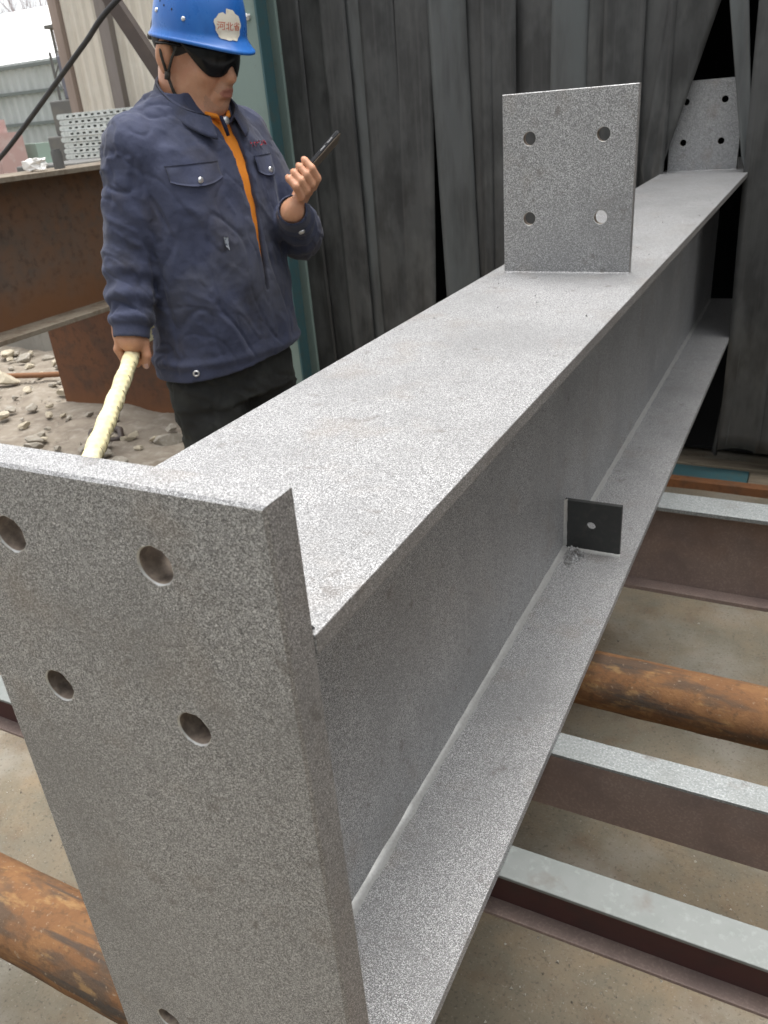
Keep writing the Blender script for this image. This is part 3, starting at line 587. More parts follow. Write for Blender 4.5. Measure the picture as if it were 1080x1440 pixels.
# ------------------------------------------------------------------ far background, upper left
def corrugated(x0, x1, y, z0, z1, pitch, depth, th=.02):
    n = int((x1-x0)/pitch*4); V = []; F = []
    for i in range(n+1):
        x = x0+(x1-x0)*i/n; ph = i % 4; d = (0, depth, depth, 0)[ph]
        for z in (z0, z1): V.append((x, y-d, z))
        for z in (z0, z1): V.append((x, y-d+th, z))
    for i in range(n):
        a = i*4; F += [(a, a+4, a+5, a+1), (a+2, a+3, a+7, a+6), (a+1, a+5, a+7, a+3), (a, a+2, a+6, a+4)]
    F += [(0, 1, 3, 2), (n*4, n*4+2, n*4+3, n*4+1)]
    return np.array(V), F
def background():
    t = thing('cream_shed', 'tall cream corrugated shed behind the man', 'building', (-4.5, 8, 0))
    obj('wall', *corrugated(-6.66, -2.2, 6.5, 0, 5.2, .12, .022), 'cream', t)
    obj('corner_trim', *box(-6.76, -6.655, 6.44, 6.60, 0, 5.2), 'shedtrim', t)
    obj('post', *box(-6.13, -6.0, 6.40, 6.475, 0, 5.2), 'cladpost', t)
    obj('post', *box(-4.13, -4.0, 6.40, 6.475, 0, 5.2), 'cladpost', t)
    obj('side_wall', *box(-6.75, -6.70, 6.61, 12, 0, 5.2), 'cream', t)
    obj('roof', *box(-7.0, -2.0, 6.3, 12.2, 5.201, 5.3), 'cladpost', t)
    t = thing('diagonal_brace', 'dark brown diagonal steel brace rising to the left behind the man', 'brace', (-2.4, 2.95, 1.2))
    a = np.array([-1.93, 2.97, .70]); b = np.array([-3.62, 2.97, 3.28]); d, s, u = frame_from(b-a, (0, 1, 0))
    V = []
    for p_ in (a, b):
        for q in (-.034, .034):
            for yy in (-.02, .02): V.append(p_+s*q+np.array([0, yy, 0]))
    obj('bar', V, [(0, 1, 3, 2), (4, 6, 7, 5), (0, 4, 5, 1), (2, 3, 7, 6), (0, 2, 6, 4), (1, 5, 7, 3)], 'brown_brace', t)
    obj('canopy_arm', *box(-4.6, -1.99, 2.90, 3.04, 3.24, 3.38), 'brown_brace', t)
    # slack black cable
    P = [(-1.95, 2.72, 2.16), (-2.316, 2.5, 1.905), (-2.529, 2.5, 1.781), (-2.737, 2.5, 1.657), (-2.965, 2.5, 1.521), (-3.211, 2.5, 1.382), (-3.6, 2.5, 1.20), (-4.2, 2.5, 1.02), (-5.0, 2.6, .9), (-6.2, 3.8, .64)]
    pts = []
    for i in range(len(P)-1):
        p0, p1, p2, p3 = [np.array(P[min(max(k, 0), len(P)-1)]) for k in (i-1, i, i+1, i+2)]
        for q in np.linspace(0, 1, 6, endpoint=False):
            pts.append(.5*((2*p1)+(-p0+p2)*q+(2*p0-5*p1+4*p2-p3)*q*q+(-p0+3*p1-3*p2+p3)*q**3))
    V, F = tube(pts, .0105, 10); tag(obj('power_cable', V, F, 'cable', None, True, origin=(-3, 2.5, 1)), 'black power cable strung diagonally across the upper left corner', 'cable')
    # stack of galvanised perforated planks on a rack
    t = thing('storage_rack', 'dark steel rack carrying the galvanised planks', 'rack', (-5.2, 5.7, 0))
    for x in (-5.9, -4.5):
        for y in (5.55, 6.05): obj('leg', *box(x, x+.05, y, y+.05, 0, 1.17), 'gear2', t)
    obj('deck', *box(-5.98, -4.4, 5.5, 6.15, 1.1702, 1.205), 'gear2', t)
    def plank(i, z, x0, x1):
        y0, y1, h = 5.5+RNG.uniform(-.008, .008), 6.0, .043; parts = []
        hw = [(x0+.10+k*.075, x0+.10+k*.075+.036) for k in range(int((x1-x0-.14)/.075))]
        parts.append(box(x0, x1, y0, y1, z+h-.006, z+h, .0015))
        cur = x0
        for a_, b_ in hw:
            parts.append(box(cur, a_, y0, y0+.005, z+.0005, z+h-.0062)); parts.append(box(a_, b_, y0, y0+.005, z+.028, z+h-.0062)); parts.append(box(a_, b_, y0, y0+.005, z+.0005, z+.013)); cur = b_
        parts.append(box(cur, x1, y0, y0+.005, z+.0005, z+h-.0062))
        parts.append(box(x0, x1, y1-.005, y1, z+.0005, z+h-.0062))
        # rounded end cap
        V, F = tube([(x0-.004, y0+.002, z+.021), (x0-.004, y1, z+.021)], .019, 10); parts.append((V, F))
        V, F = merge(parts)
        ordn = ['topmost', 'second', 'third', 'fourth', 'fifth', 'sixth', 'seventh', 'eighth', 'lowest'][8-i]
        nm = '%s of the stacked galvanised perforated planks behind the left shoulder' % ordn if i in (0, 8) else '%s galvanised perforated plank from the top of the stack' % ordn
        tag(obj('scaffold_plank', V, F, 'galv', None, False, origin=((x0+x1)/2, 5.75, z)), nm, 'plank', 'stacked galvanised planks')
    for i in range(9): plank(i, 1.2055+i*.0465, -5.97+RNG.uniform(-.015, .02), -4.5)
    t = thing('white_roof_building', 'distant white pitched roof between the far fence and the bare trees', 'building', (-24, 24, 0))
    obj('roof', [(-50, 19, 3.25), (-13, 19, 3.25), (-13, 27, 6.05), (-50, 27, 6.05), (-50, 35, 3.25), (-13, 35, 3.25), (-50, 19, 3.15), (-13, 19, 3.15), (-13, 35, 3.15), (-50, 35, 3.15)], [(0, 1, 2, 3), (3, 2, 5, 4), (6, 7, 1, 0), (1, 7, 8, 5, 2), (6, 0, 3, 4, 9), (6, 9, 8, 7)], 'whiteroof', t)
    obj('wall', *box(-49.5, -13.5, 19.4, 34.6, 0, 3.148), 'fence', t)
    # far fence of corrugated sheets
    t = thing('sheet_fence', 'far grey-white corrugated sheet fence with dark rails', 'fence', (-20, 16, 0))
    obj('sheet', *corrugated(-34, -9.5, 16, 0, 3.15, .28, .05), 'fence', t)
    for z in (3.02, 2.45, 1.75): obj('rail', *box(-34, -9.5, 15.86, 15.94, z, z+.07), 'fence_rail', t)
    # distant sheet materials and machinery in front of the fence
    tag(obj('stacked_sheets', *merge([box(-19.5, -14.6, 13.0, 14.0, 0, .9), box(-19.3, -14.9, 13.1, 13.9, .902, 1.35)]), 'greens', None, origin=(-17, 13.5, 0)), 'pale green sheet stack in front of the far fence', 'sheet stack')
    tag(obj('stacked_sheets', *merge([box(-17.2, -15.0, 12.2, 12.9, 0, 1.6), box(-17.1, -15.3, 12.25, 12.8, 1.602, 1.85)]), 'reds', None, origin=(-16, 12.5, 0)), 'faded red sheet stack in front of the far fence', 'sheet stack')
    t = thing('site_cabin', 'slate coloured machine housing beside the cream shed', 'machine', (-9.2, 9, 0))
    obj('housing', *box(-9.47, -9.1, 9.0, 9.9, 1.9, 2.44, .02), 'gearbox', t)
    obj('hopper', *box(-9.75, -9.1, 8.95, 9.95, 1.45, 1.898, .02), 'gear2', t)
    obj('base', *box(-9.9, -8.9, 8.9, 10.0, 0, 1.448, .02), 'gear2', t)
    V, F = tube([(-9.7, 9.3, 1.9), (-9.62, 9.3, 2.25), (-9.72, 9.3, 2.5)], .03, 8); obj('lever', V, F, 'gear2', t, True)
    t = thing('lamp_pole', 'thin lamp pole standing in front of the white sky', 'lamp pole', (-12.55, 12, 0))
    V, F = tube([(-12.55, 12, 0), (-12.55, 12, 3.15), (-12.50, 12, 3.22), (-12.38, 12, 3.22)], .028, 8); obj('pole', V, F, 'gear2', t, True)
    obj('lamp_head', *box(-12.62, -12.36, 11.9, 12.1, 3.17, 3.23, .01), 'gear2', t)
    t = thing('lattice_mast', 'thin grey lattice mast leaning in front of the far fence', 'mast', (-10.6, 10, 0))
    for dx in (0, .22):
        V, F = tube([(-10.62+dx, 10, 0), (-10.62+dx*.8, 10, 2.6)], .022, 6); obj('post', V, F, 'gear2', t)
    for k in range(9):
        z0 = .1+k*.27; V, F = tube([(-10.62+(.2 if k % 2 else 0), 10, z0), (-10.62+(0 if k % 2 else .2), 10, z0+.26)], .012, 6); obj('lacing_bar', V, F, 'gear2', t)
    tag(obj('grey_crate', *box(-4.9, -4.3, 4.0, 4.6, 0, 1.28, .01), 'gear2', None, origin=(-4.6, 4.3, 0)), 'dull grey equipment crate beyond the long girder', 'crate')
    # bits lying on the long girder
    bm = bmesh.new(); bmesh.ops.create_icosphere(bm, subdivisions=3, radius=1); bm.verts.index_update(); V = np.array([v.co[:] for v in bm.verts]); F = [tuple(v.index for v in f.verts) for f in bm.faces]; bm.free(); V = (np.sign(V)*np.abs(V)**.6*(1+.5*vnoise(V*2.6, 4)[:, None]))*np.array([.045, .03, .024]); V[:, 2] -= V[:, 2].min(); V = V+np.array([-2.72, 2.27, 1.325])
    tag(obj('paper_bundle', V, F, 'whitebag', None, False, origin=(-2.72, 2.27, 1.325)), 'crumpled white paper lying on the long rusty girder', 'paper')
    V, F = tube([(-2.70, 2.37, 1.325), (-2.70, 2.37, 1.395)], .023, 14)
    V2, F2 = tube([(-2.70, 2.37, 1.3952), (-2.70, 2.37, 1.402)], .018, 14); t = thing('tin_can', 'dark tin can standing on the long rusty girder', 'can', (-2.70, 2.37, 1.325)); obj('body', V, F, 'gear2', t); obj('lid', V2, F2, 'gear2', t)
    # bare winter trees
    def tree(x, y, h, seed, label):
        t = thing('bare_tree', label, 'tree', (x, y, 0)); rg = random.Random(seed); parts = []
        V, F = tube([(x, y, 0), (x+.05, y, h*.3), (x-.04, y, h*.55)], [.13, .10, .07], 10); obj('trunk', V, F, 'bark', t, True)
        def br(p_, d, L, r, lv):
            n = 4; pts = [p_]; q = np.array(p_)
            for _ in range(n):
                d = d+np.array([rg.uniform(-.22, .22), rg.uniform(-.22, .22), rg.uniform(-.05, .18)]); d /= np.linalg.norm(d); q = q+d*L/n; pts.append(q)
            parts.append(tube(pts, np.linspace(r, r*.45, n+1), 5))
            if lv < 3:
                for k in range(5 if lv < 2 else 4):
                    i = rg.randint(1, n); e = d+np.array([rg.uniform(-1, 1), rg.uniform(-1, 1), rg.uniform(-.25, .7)])*.9; e /= np.linalg.norm(e)
                    br(np.array(pts[i]), e, L*rg.uniform(.5, .72), r*.5, lv+1)
        for k in range(6):
            a_ = k*1.05+rg.uniform(-.3, .3); br(np.array([x, y, h*rg.uniform(.36, .55)]), np.array([math.cos(a_)*.8, math.sin(a_)*.8, .75]), h*.36, .05, 0)
        V, F = merge(parts); obj('crown', V, F, 'bark', t)
    tree(-46, 40, 8.6, 3, 'bare reddish winter tree at the left edge above the white roof')
    tree(-42.5, 40.5, 9.2, 5, 'bare reddish winter tree above the middle of the white roof')
    tree(-39, 40, 8.2, 9, 'bare reddish winter tree nearest the cream shed')
    # unseen walls added behind and right of the camera to shade the steel
    for (x0, x1, y0, y1, h, lab) in ((-3.5, 7.6, -3.9, -3.3, 3.6, 'added unseen wall shading the yard from behind the viewer'), (4.6, 5.2, -3.1, 2.60, 2.6, 'added unseen wall shading the yard from the right')):
        b = thing('added_shade_wall', lab, 'building', ((x0+x1)/2, (y0+y1)/2, 0)); obj('wall', *box(x0, x1, y0, y1, 0, h), 'shopwall', b); obj('roof', *box(x0-.1, x1+.1, y0-.1, y1+.1, h+.001, h+.1), 'cladpost', b)
background()
# ------------------------------------------------------------------ the man (built from smooth distance fields)
P0 = np.array([-1.099, 1.346, 0.0]); AZ = R(-38.57)
PV = np.array([math.sin(AZ), math.cos(AZ), 0]); PR = np.array([math.cos(AZ), -math.sin(AZ), 0])
def toW(L):
    L = np.asarray(L, float); return P0+L[..., :1]*PR+L[..., 1:2]*PV+L[..., 2:3]*np.array([0, 0, 1.0])
TB = R(38); FB = np.array([math.sin(TB), -math.cos(TB), 0]); LB = np.array([math.cos(TB), math.sin(TB), 0]); BC = np.array([-.02, 0, 0])
def bl(lat, fwd, z): return BC+LB*lat+FB*fwd+np.array([0, 0, z])

def surface_nets(sdf, lo, hi, h, B=20, slack=1.35):
    lo = np.asarray(lo, float); n = np.ceil((np.asarray(hi)-lo)/h).astype(int)+1
    D = np.empty(n, np.float32)
    for i in range(0, n[0], B):
        for j in range(0, n[1], B):
            for k in range(0, n[2], B):
                e = np.minimum([i+B, j+B, k+B], n); c = lo+(np.array([i, j, k])+e)/2*h
                rad = .5*np.linalg.norm((e-np.array([i, j, k]))*h)*slack+.004
                d0 = sdf(c[None], rad+.02)[0]
                if abs(d0) > rad+.012: D[i:e[0], j:e[1], k:e[2]] = d0; continue
                g = np.stack(np.meshgrid(np.arange(i, e[0]), np.arange(j, e[1]), np.arange(k, e[2]), indexing='ij'), -1)
                D[i:e[0], j:e[1], k:e[2]] = sdf((g.reshape(-1, 3)*h+lo), .02).reshape(g.shape[:3])
    S = D < 0
    corners = [(a, b, c) for a in (0, 1) for b in (0, 1) for c in (0, 1)]
    sl = lambda A, o: A[o[0]:n[0]-1+o[0], o[1]:n[1]-1+o[1], o[2]:n[2]-1+o[2]]
    cnt = sum(sl(S, o).astype(np.int8) for o in corners)
    cells = np.argwhere((cnt > 0) & (cnt < 8)); idx = -np.ones(n-1, np.int64); idx[tuple(cells.T)] = np.arange(len(cells))
    cv = np.stack([D[cells[:, 0]+o[0], cells[:, 1]+o[1], cells[:, 2]+o[2]] for o in corners], 1)
    acc = np.zeros((len(cells), 3)); wt = np.zeros(len(cells))
    for a in range(8):
        for b in range(a+1, 8):
            oa, ob = np.array(corners[a]), np.array(corners[b])
            if abs(oa-ob).sum() != 1: continue
            va, vb = cv[:, a], cv[:, b]; mk = (va < 0) != (vb < 0); t = np.where(mk, va/np.where(mk, va-vb, 1), 0)
            acc += np.where(mk[:, None], oa+(ob-oa)*t[:, None], 0); wt += mk
    V = lo+(cells+acc/wt[:, None])*h; F = []
    for ax in range(3):
        o = np.zeros(3, int); o[ax] = 1
        A = S[:n[0]-o[0], :n[1]-o[1], :n[2]-o[2]]; Bm = S[o[0]:, o[1]:, o[2]:]
        ed = np.argwhere(A != Bm); u, w_ = [(1, 2), (2, 0), (0, 1)][ax]
        ed = ed[(ed[:, u] > 0) & (ed[:, w_] > 0) & (ed[:, u] < n[u]-1) & (ed[:, w_] < n[w_]-1)]
        ins = S[tuple(ed.T)]
        def cell(du, dw):
            q = ed.copy(); q[:, u] += du; q[:, w_] += dw; return idx[tuple(q.T)]
        Q = np.stack([cell(-1, -1), cell(0, -1), cell(0, 0), cell(-1, 0)], 1)
        Q[~ins] = Q[~ins][:, ::-1]; F.append(Q[(Q >= 0).all(1)])
    F = np.concatenate(F); return V, [tuple(int(x) for x in f) for f in F]
def relax(V, F, it=1, k=.5):
    F = np.asarray(F)
    for _ in range(it):
        s = np.zeros_like(V); c = np.zeros(len(V))
        for a, b in ((0, 1), (1, 2), (2, 3), (3, 0)):
            np.add.at(s, F[:, a], V[F[:, b]]); np.add.at(s, F[:, b], V[F[:, a]]); np.add.at(c, F[:, a], 1); np.add.at(c, F[:, b], 1)
        V = V*(1-k)+k*s/np.maximum(c, 1)[:, None]
    return V
def smin(a, b, k):
    if k <= 0: return np.minimum(a, b)
    h = np.clip(.5+.5*(b-a)/k, 0, 1); return b*(1-h)+a*h-k*h*(1-h)
def smax(a, b, k): return -smin(-a, -b, k)
class Field:
    """list of primitives, each with a bounding ball so that far ones are skipped"""
    def __init__(s): s.p = []
    def cap(s, a, b, ra, rb, k=.012, sub=False):
        a, b = np.asarray(a, float), np.asarray(b, float); ab = b-a; L2 = ab@ab
        def f(P):
            t = np.clip((P-a)@ab/L2, 0, 1); return np.linalg.norm(P-a-t[:, None]*ab, axis=1)-(ra+(rb-ra)*t)
        s.p.append((f, (a+b)/2, math.sqrt(L2)/2+max(ra, rb), k, sub)); return s
    def chain(s, pts, rad, k=.012, kin=.006):
        for i in range(len(pts)-1): s.cap(pts[i], pts[i+1], rad[i], rad[i+1], k if i == 0 else kin)
        return s
    def ell(s, c, rad, fr=None, k=.012, sub=False):
        c, rad = np.asarray(c, float), np.asarray(rad, float); fr = np.eye(3) if fr is None else np.asarray(fr, float)
        def f(P):
            q = (P-c)@fr.T; k0 = np.linalg.norm(q/rad, axis=1); k1 = np.linalg.norm(q/rad**2, axis=1); return k0*(k0-1)/np.maximum(k1, 1e-9)
        s.p.append((f, c, rad.max(), k, sub)); return s
    def fn(s, f, c, r, k=.012, sub=False): s.p.append((f, np.asarray(c, float), r, k, sub)); return s
    def __call__(s, P, reach=.02):
        c = P.mean(0); R_ = np.linalg.norm(P-c, axis=1).max() if len(P) > 1 else 0
        d = None; best = 1e9
        for f, pc, pr, k, sub in s.p:
            gap = np.linalg.norm(c-pc)-R_-pr
            if gap > reach+.05:
                if not sub: best = min(best, gap)
                continue
            q = f(P)
            if sub: d = q*0+.5 if d is None else smax(d, -q, k)
            else: d = q if d is None else smin(d, q, k)
        if d is None: return np.full(len(P), min(best, 9.0))
        return np.minimum(d, max(best, .02)) if best < 1e8 else d
# torso sections: z, lateral half width, depth half width, forward shift
SEC = np.array([(.84, .206, .152, .0), (.90, .203, .150, .0), (1.00, .192, .148, .005), (1.10, .187, .150, .010), (1.22, .188, .148, .010), (1.33, .192, .140, .006), (1.40, .182, .122, .0), (1.45, .150, .100, -.008), (1.49, .105, .080, -.012), (1.53, .075, .066, -.012), (1.57, .066, .062, -.012)])
def sec(z): return [np.interp(z, SEC[:, 0], SEC[:, i]) for i in (1, 2, 3)]
def torso_field(off=0.0, zlo=.86, zhi=1.53):
    def f(P):
        q = P-BC; lat, fw, z = q@LB, q@FB, P[:, 2]; a, b, s = sec(z); a = a+off; b = b+off
        r = (np.abs(lat/a)**2.3+np.abs((fw-s)/b)**2.3)**(1/2.3); d = (r-1)*np.minimum(a, b)*.9
        return np.maximum(d, np.maximum(zlo-z, z-zhi))
    return f
def surf_pt(lat, z, off=0.0):
    a, b, s = sec(z); a += off; b += off; return bl(lat, s+b*max(0, 1-abs(lat/a)**2.3)**(1/2.3), z)
man = thing('person', 'man in a blue hard hat and navy work jacket looking at a phone', 'person', tuple(P0))
Rsh, Rel, Rwr = bl(-.160, -.012, 1.402), bl(-.218, -.03, 1.175), bl(-.281, .004, 1.003)
Lsh, Lel = bl(.160, -.012, 1.402), np.array([.215, .08, 1.165])
# phone / left hand frame
pn = np.array([-.64, .27, .70]); pn /= np.linalg.norm(pn)
pL = np.array([.75, .22, .56]); pL -= pn*(pL@pn); pL /= np.linalg.norm(pL); pW = np.cross(pL, pn)
if pW[1] > 0: pW = -pW                       # towards the camera
HO = np.array([.198, -.145, 1.308])
def hf(w_, n_, l_): return HO+pW*w_+pn*n_+pL*l_
Lwr = hf(-.010, -.035, -.050)
# right hand / rope frame
RA = np.array([-.249, -.20, .966]); RE = np.array([-.316, -.55, .876]); rd = (RE-RA)/np.linalg.norm(RE-RA)
RH = RA-rd*.045                               # grip centre on the rope axis
rx = np.array([1., 0, 0]); rx -= rd*(rx@rd); rx /= np.linalg.norm(rx); rz = np.cross(rx, rd)
if rz[2] < 0: rz = -rz
def rf(a_, b_, c_): return RH+rx*a_+rz*b_+rd*c_
# head frame
TH = R(50); f0 = np.array([math.sin(TH), -math.cos(TH), 0]); hl = np.array([math.cos(TH), math.sin(TH), 0]); pit = R(18)
hF = f0*math.cos(pit)+np.array([0, 0, -math.sin(pit)]); hU = np.cross(hF, hl); hU = hU if hU[2] > 0 else -hU
H0 = np.array([.012, .0, 1.595]); HFR = np.array([hF, hl, hU])
def hp(f_, l_, u_): return H0+hF*f_+hl*l_+hU*u_

def build_body():
    B = Field()
    # head
    B.ell(hp(-.006, 0, .042), (.094, .075, .088), HFR, 0)
    B.ell(hp(.030, 0, -.030), (.068, .060, .076), HFR, .03)
    B.ell(hp(.046, 0, -.068), (.050, .050, .042), HFR, .03)
    B.ell(hp(.078, 0, -.094), (.023, .028, .021), HFR, .022)
    for s in (-1, 1):
        B.ell(hp(.064, s*.034, -.024), (.030, .027, .026), HFR, .02)
        B.ell(hp(.004, s*.052, -.062), (.036, .016, .036), HFR, .025)
    B.ell(hp(.078, 0, .032), (.022, .058, .016), HFR, .02)
    B.cap(hp(.090, 0, .016), hp(.112, 0, -.022), .0095, .0125, .014)
    B.ell(hp(.108, 0, -.027), (.015, .013, .011), HFR, .008)
    for s in (-1, 1): B.ell(hp(.097, s*.013, -.029), (.011, .0085, .009), HFR, .006)
    B.ell(hp(.088, 0, -.055), (.020, .028, .022), HFR, .018)
    B.cap(hp(.1015, -.016, -.0515), hp(.1015, .016, -.0515), .0062, .0062, .006); B.cap(hp(.1055, -.005, -.0505), hp(.1055, .005, -.0505), .0055, .0055, .005)
    B.cap(hp(.0985, -.014, -.0635), hp(.0985, .014, -.0635), .0075, .0075, .006)
    B.cap(hp(.112, -.022, -.0575), hp(.112, .022, -.0575), .0042, .0042, .004, sub=True)
    B.cap(hp(.108, -.012, -.077), hp(.108, .012, -.077), .006, .006, .008, sub=True)
    for s in (-1, 1): B.cap(hp(.104, s*.021, -.030), hp(.090, s*.036, -.066), .0045, .0035, .010, sub=True)
    for s in (-1, 1):
        e = np.array([hF*.95-hl*s*.3, hl*s*.95+hF*.3, hU]); B.ell(hp(-.014, s*.080, -.004), (.020, .0105, .033), e, .006)
        B.ell(hp(-.009, s*.0925, -.002), (.010, .0062, .019), e, .003, sub=True)
        B.ell(hp(-.010, s*.080, -.034), (.009, .006, .010), e, .005)
    # neck and trunk under the clothes
    nb = bl(0, -.012, 1.44); B.cap(hp(-.018, 0, -.05), nb, .060, .066, .03); B.cap(hp(.035, 0, -.085), bl(0, .03, 1.46), .032, .040, .03)
    B.fn(torso_field(-.04, 1.0, 1.45), bl(0, 0, 1.22), .33, .03)
    for sh, el, wr in ((Rsh, Rel, Rwr), (Lsh, Lel, Lwr)):
        B.cap(sh, el, .052, .043, .02); B.cap(el, wr, .043, .024, .01)
    # left hand round the phone
    k = .009
    pal = np.array([pW, pn, pL]); B.ell(hf(-.012, -.030, -.030), (.037, .017, .050), pal, k)
    B.ell(hf(-.030, -.020, -.048), (.020, .016, .034), pal, k); B.cap(Lwr, hf(-.012, -.031, -.050), .024, .022, .02)
    for i, l_ in enumerate((.034, .015, -.004, -.022)):
        q = (1.0, 1.06, 1.0, .86)[i]
        B.chain([hf(-.002, -.034, l_*.8-.004), hf(.034*q, -.034, l_), hf(.051, -.013, l_+.003), hf(.048, .009, l_+.006), hf(.036, .0155, l_+.010)], [.0098, .0092, .0088, .0082, .0074], .004, .0025)
    B.chain([hf(-.030, -.024, -.052), hf(-.050, -.016, -.018), hf(-.052, -.002, .014), hf(-.046, .010, .040)], [.015, .0118, .0098, .0085], .012, .004)
    # right hand closed round the rope
    B.cap(Rwr, rf(-.005, .062, -.022), .027, .031, .02); B.ell(rf(-.008, .048, -.026), (.036, .034, .046), np.array([rx, rz, rd]), .02)
    B.ell(rf(-.024, .030, -.026), (.022, .024, .044), np.array([rx, rz, rd]), .012)
    for i in range(4):
        c_ = .012-.0195*i; q = (1, 1.06, 1, .88)[i]
        B.chain([rf(-.020, .040, c_-.006), rf(-.034*q, .008, c_), rf(-.024, -.022*q, c_+.004), rf(.004, -.031, c_+.004), rf(.021, -.020, c_+.002)], [.0118, .0105, .0098, .0092, .0082], .004, .0025)
    B.chain([rf(.014, .046, -.018), rf(.030, .022, .006), rf(.033, -.008, .020), rf(.028, -.030, .026)], [.0165, .0125, .0108, .0092], .010, .004)
    h = .0030
    V, F = surface_nets(B, (-.37, -.34, .78), (.36, .28, 1.72), h)
    V = relax(V, F, 1, .35)
    o = obj('body', toW(V), F, 'skin', man, True)
    for n_ in ('lip', 'stubble'): o.data.materials.append(MT[n_])
    C_ = V[np.asarray(F)].mean(1); q = (C_-H0)@HFR.T; ix = np.zeros(len(F), int)
    ix[(q[:, 0] > .03) & (q[:, 2] < -.075+.012*np.sin(q[:, 1]*90)) & (q[:, 2] > -.125) & (np.abs(q[:, 1]) < .045)] = 2
    ix[(q[:, 0] > .075) & (((q[:, 1]/.030)**2+((q[:, 2]+.050)/.018)**2 < 1))] = 2
    ix[(q[:, 0] > .085) & ((q[:, 1]/.024)**2+((q[:, 2]+.0575)/.0105)**2 < 1)] = 1
    o.data.polygons.foreach_set('material_index', ix); return o
build_body()
# finger and thumb nails that face the camera
def nail(c, n_, d_, wd, ln):
    n_ = n_/np.linalg.norm(n_); d_ = d_-n_*(d_@n_); d_ /= np.linalg.norm(d_); s = np.cross(d_, n_); V = []; F = []
    for i in range(5):
        for j in range(5):
            u_, v_ = i/2-1, j/2-1; V.append(toW(c+s*wd*u_*(1-.25*v_*v_)+d_*ln*v_+n_*(.0012-.0028*u_*u_)))
    for i in range(4):
        for j in range(4): a = i*5+j; F.append((a, a+1, a+6, a+5))
    return V, F
mt_nail = mat('nail', (0.62, 0.40, 0.33), rough=.3); MT['nail'] = mt_nail
V, F = nail(rf(.030, -.028, .0352), rd, -rz, .0058, .0068); obj('thumb_nail', V, F, 'nail', man, True)

# ---- clothing
def vnormals(V, F):
    F = np.asarray(F); n = np.cross(V[F[:, 2]]-V[F[:, 0]], V[F[:, 3]]-V[F[:, 1]]); N = np.zeros_like(V)
    for k in range(4): np.add.at(N, F[:, k], n)
    return N/np.maximum(np.linalg.norm(N, axis=1), 1e-12)[:, None]
def ridged(P, seed): return (1-np.abs(vnoise(P, seed)))**2.5-.35
def crumple(V, F, amp, seed, fr=(10, 10, 20), diag=0.5):
    """cloth folds: ridged noise, warped and slanted, pushed along the normals"""
    N = vnormals(V, F); w_ = .35*np.stack([vnoise(V*6, seed+5), vnoise(V*6, seed+6), vnoise(V*6, seed+7)], 1)
    Q = V.copy(); Q[:, 2] += diag*(V@LB); q = Q*np.array(fr)+w_*2
    cr_ = np.maximum(0, 1-np.abs(vnoise(q*.8, seed+3))/.16); c2 = np.maximum(0, 1-np.abs(vnoise(q*1.5, seed+4))/.14)
    d = amp*.8*ridged(q, seed)+amp*.5*ridged(q*2.1, seed+1)+amp*.2*vnoise(V*70, seed+2)-amp*.75*cr_**1.5-amp*.45*c2**1.5
    return V+N*d[:, None]
ZH = lambda P: .898+.022*((P-BC)@LB)/.2
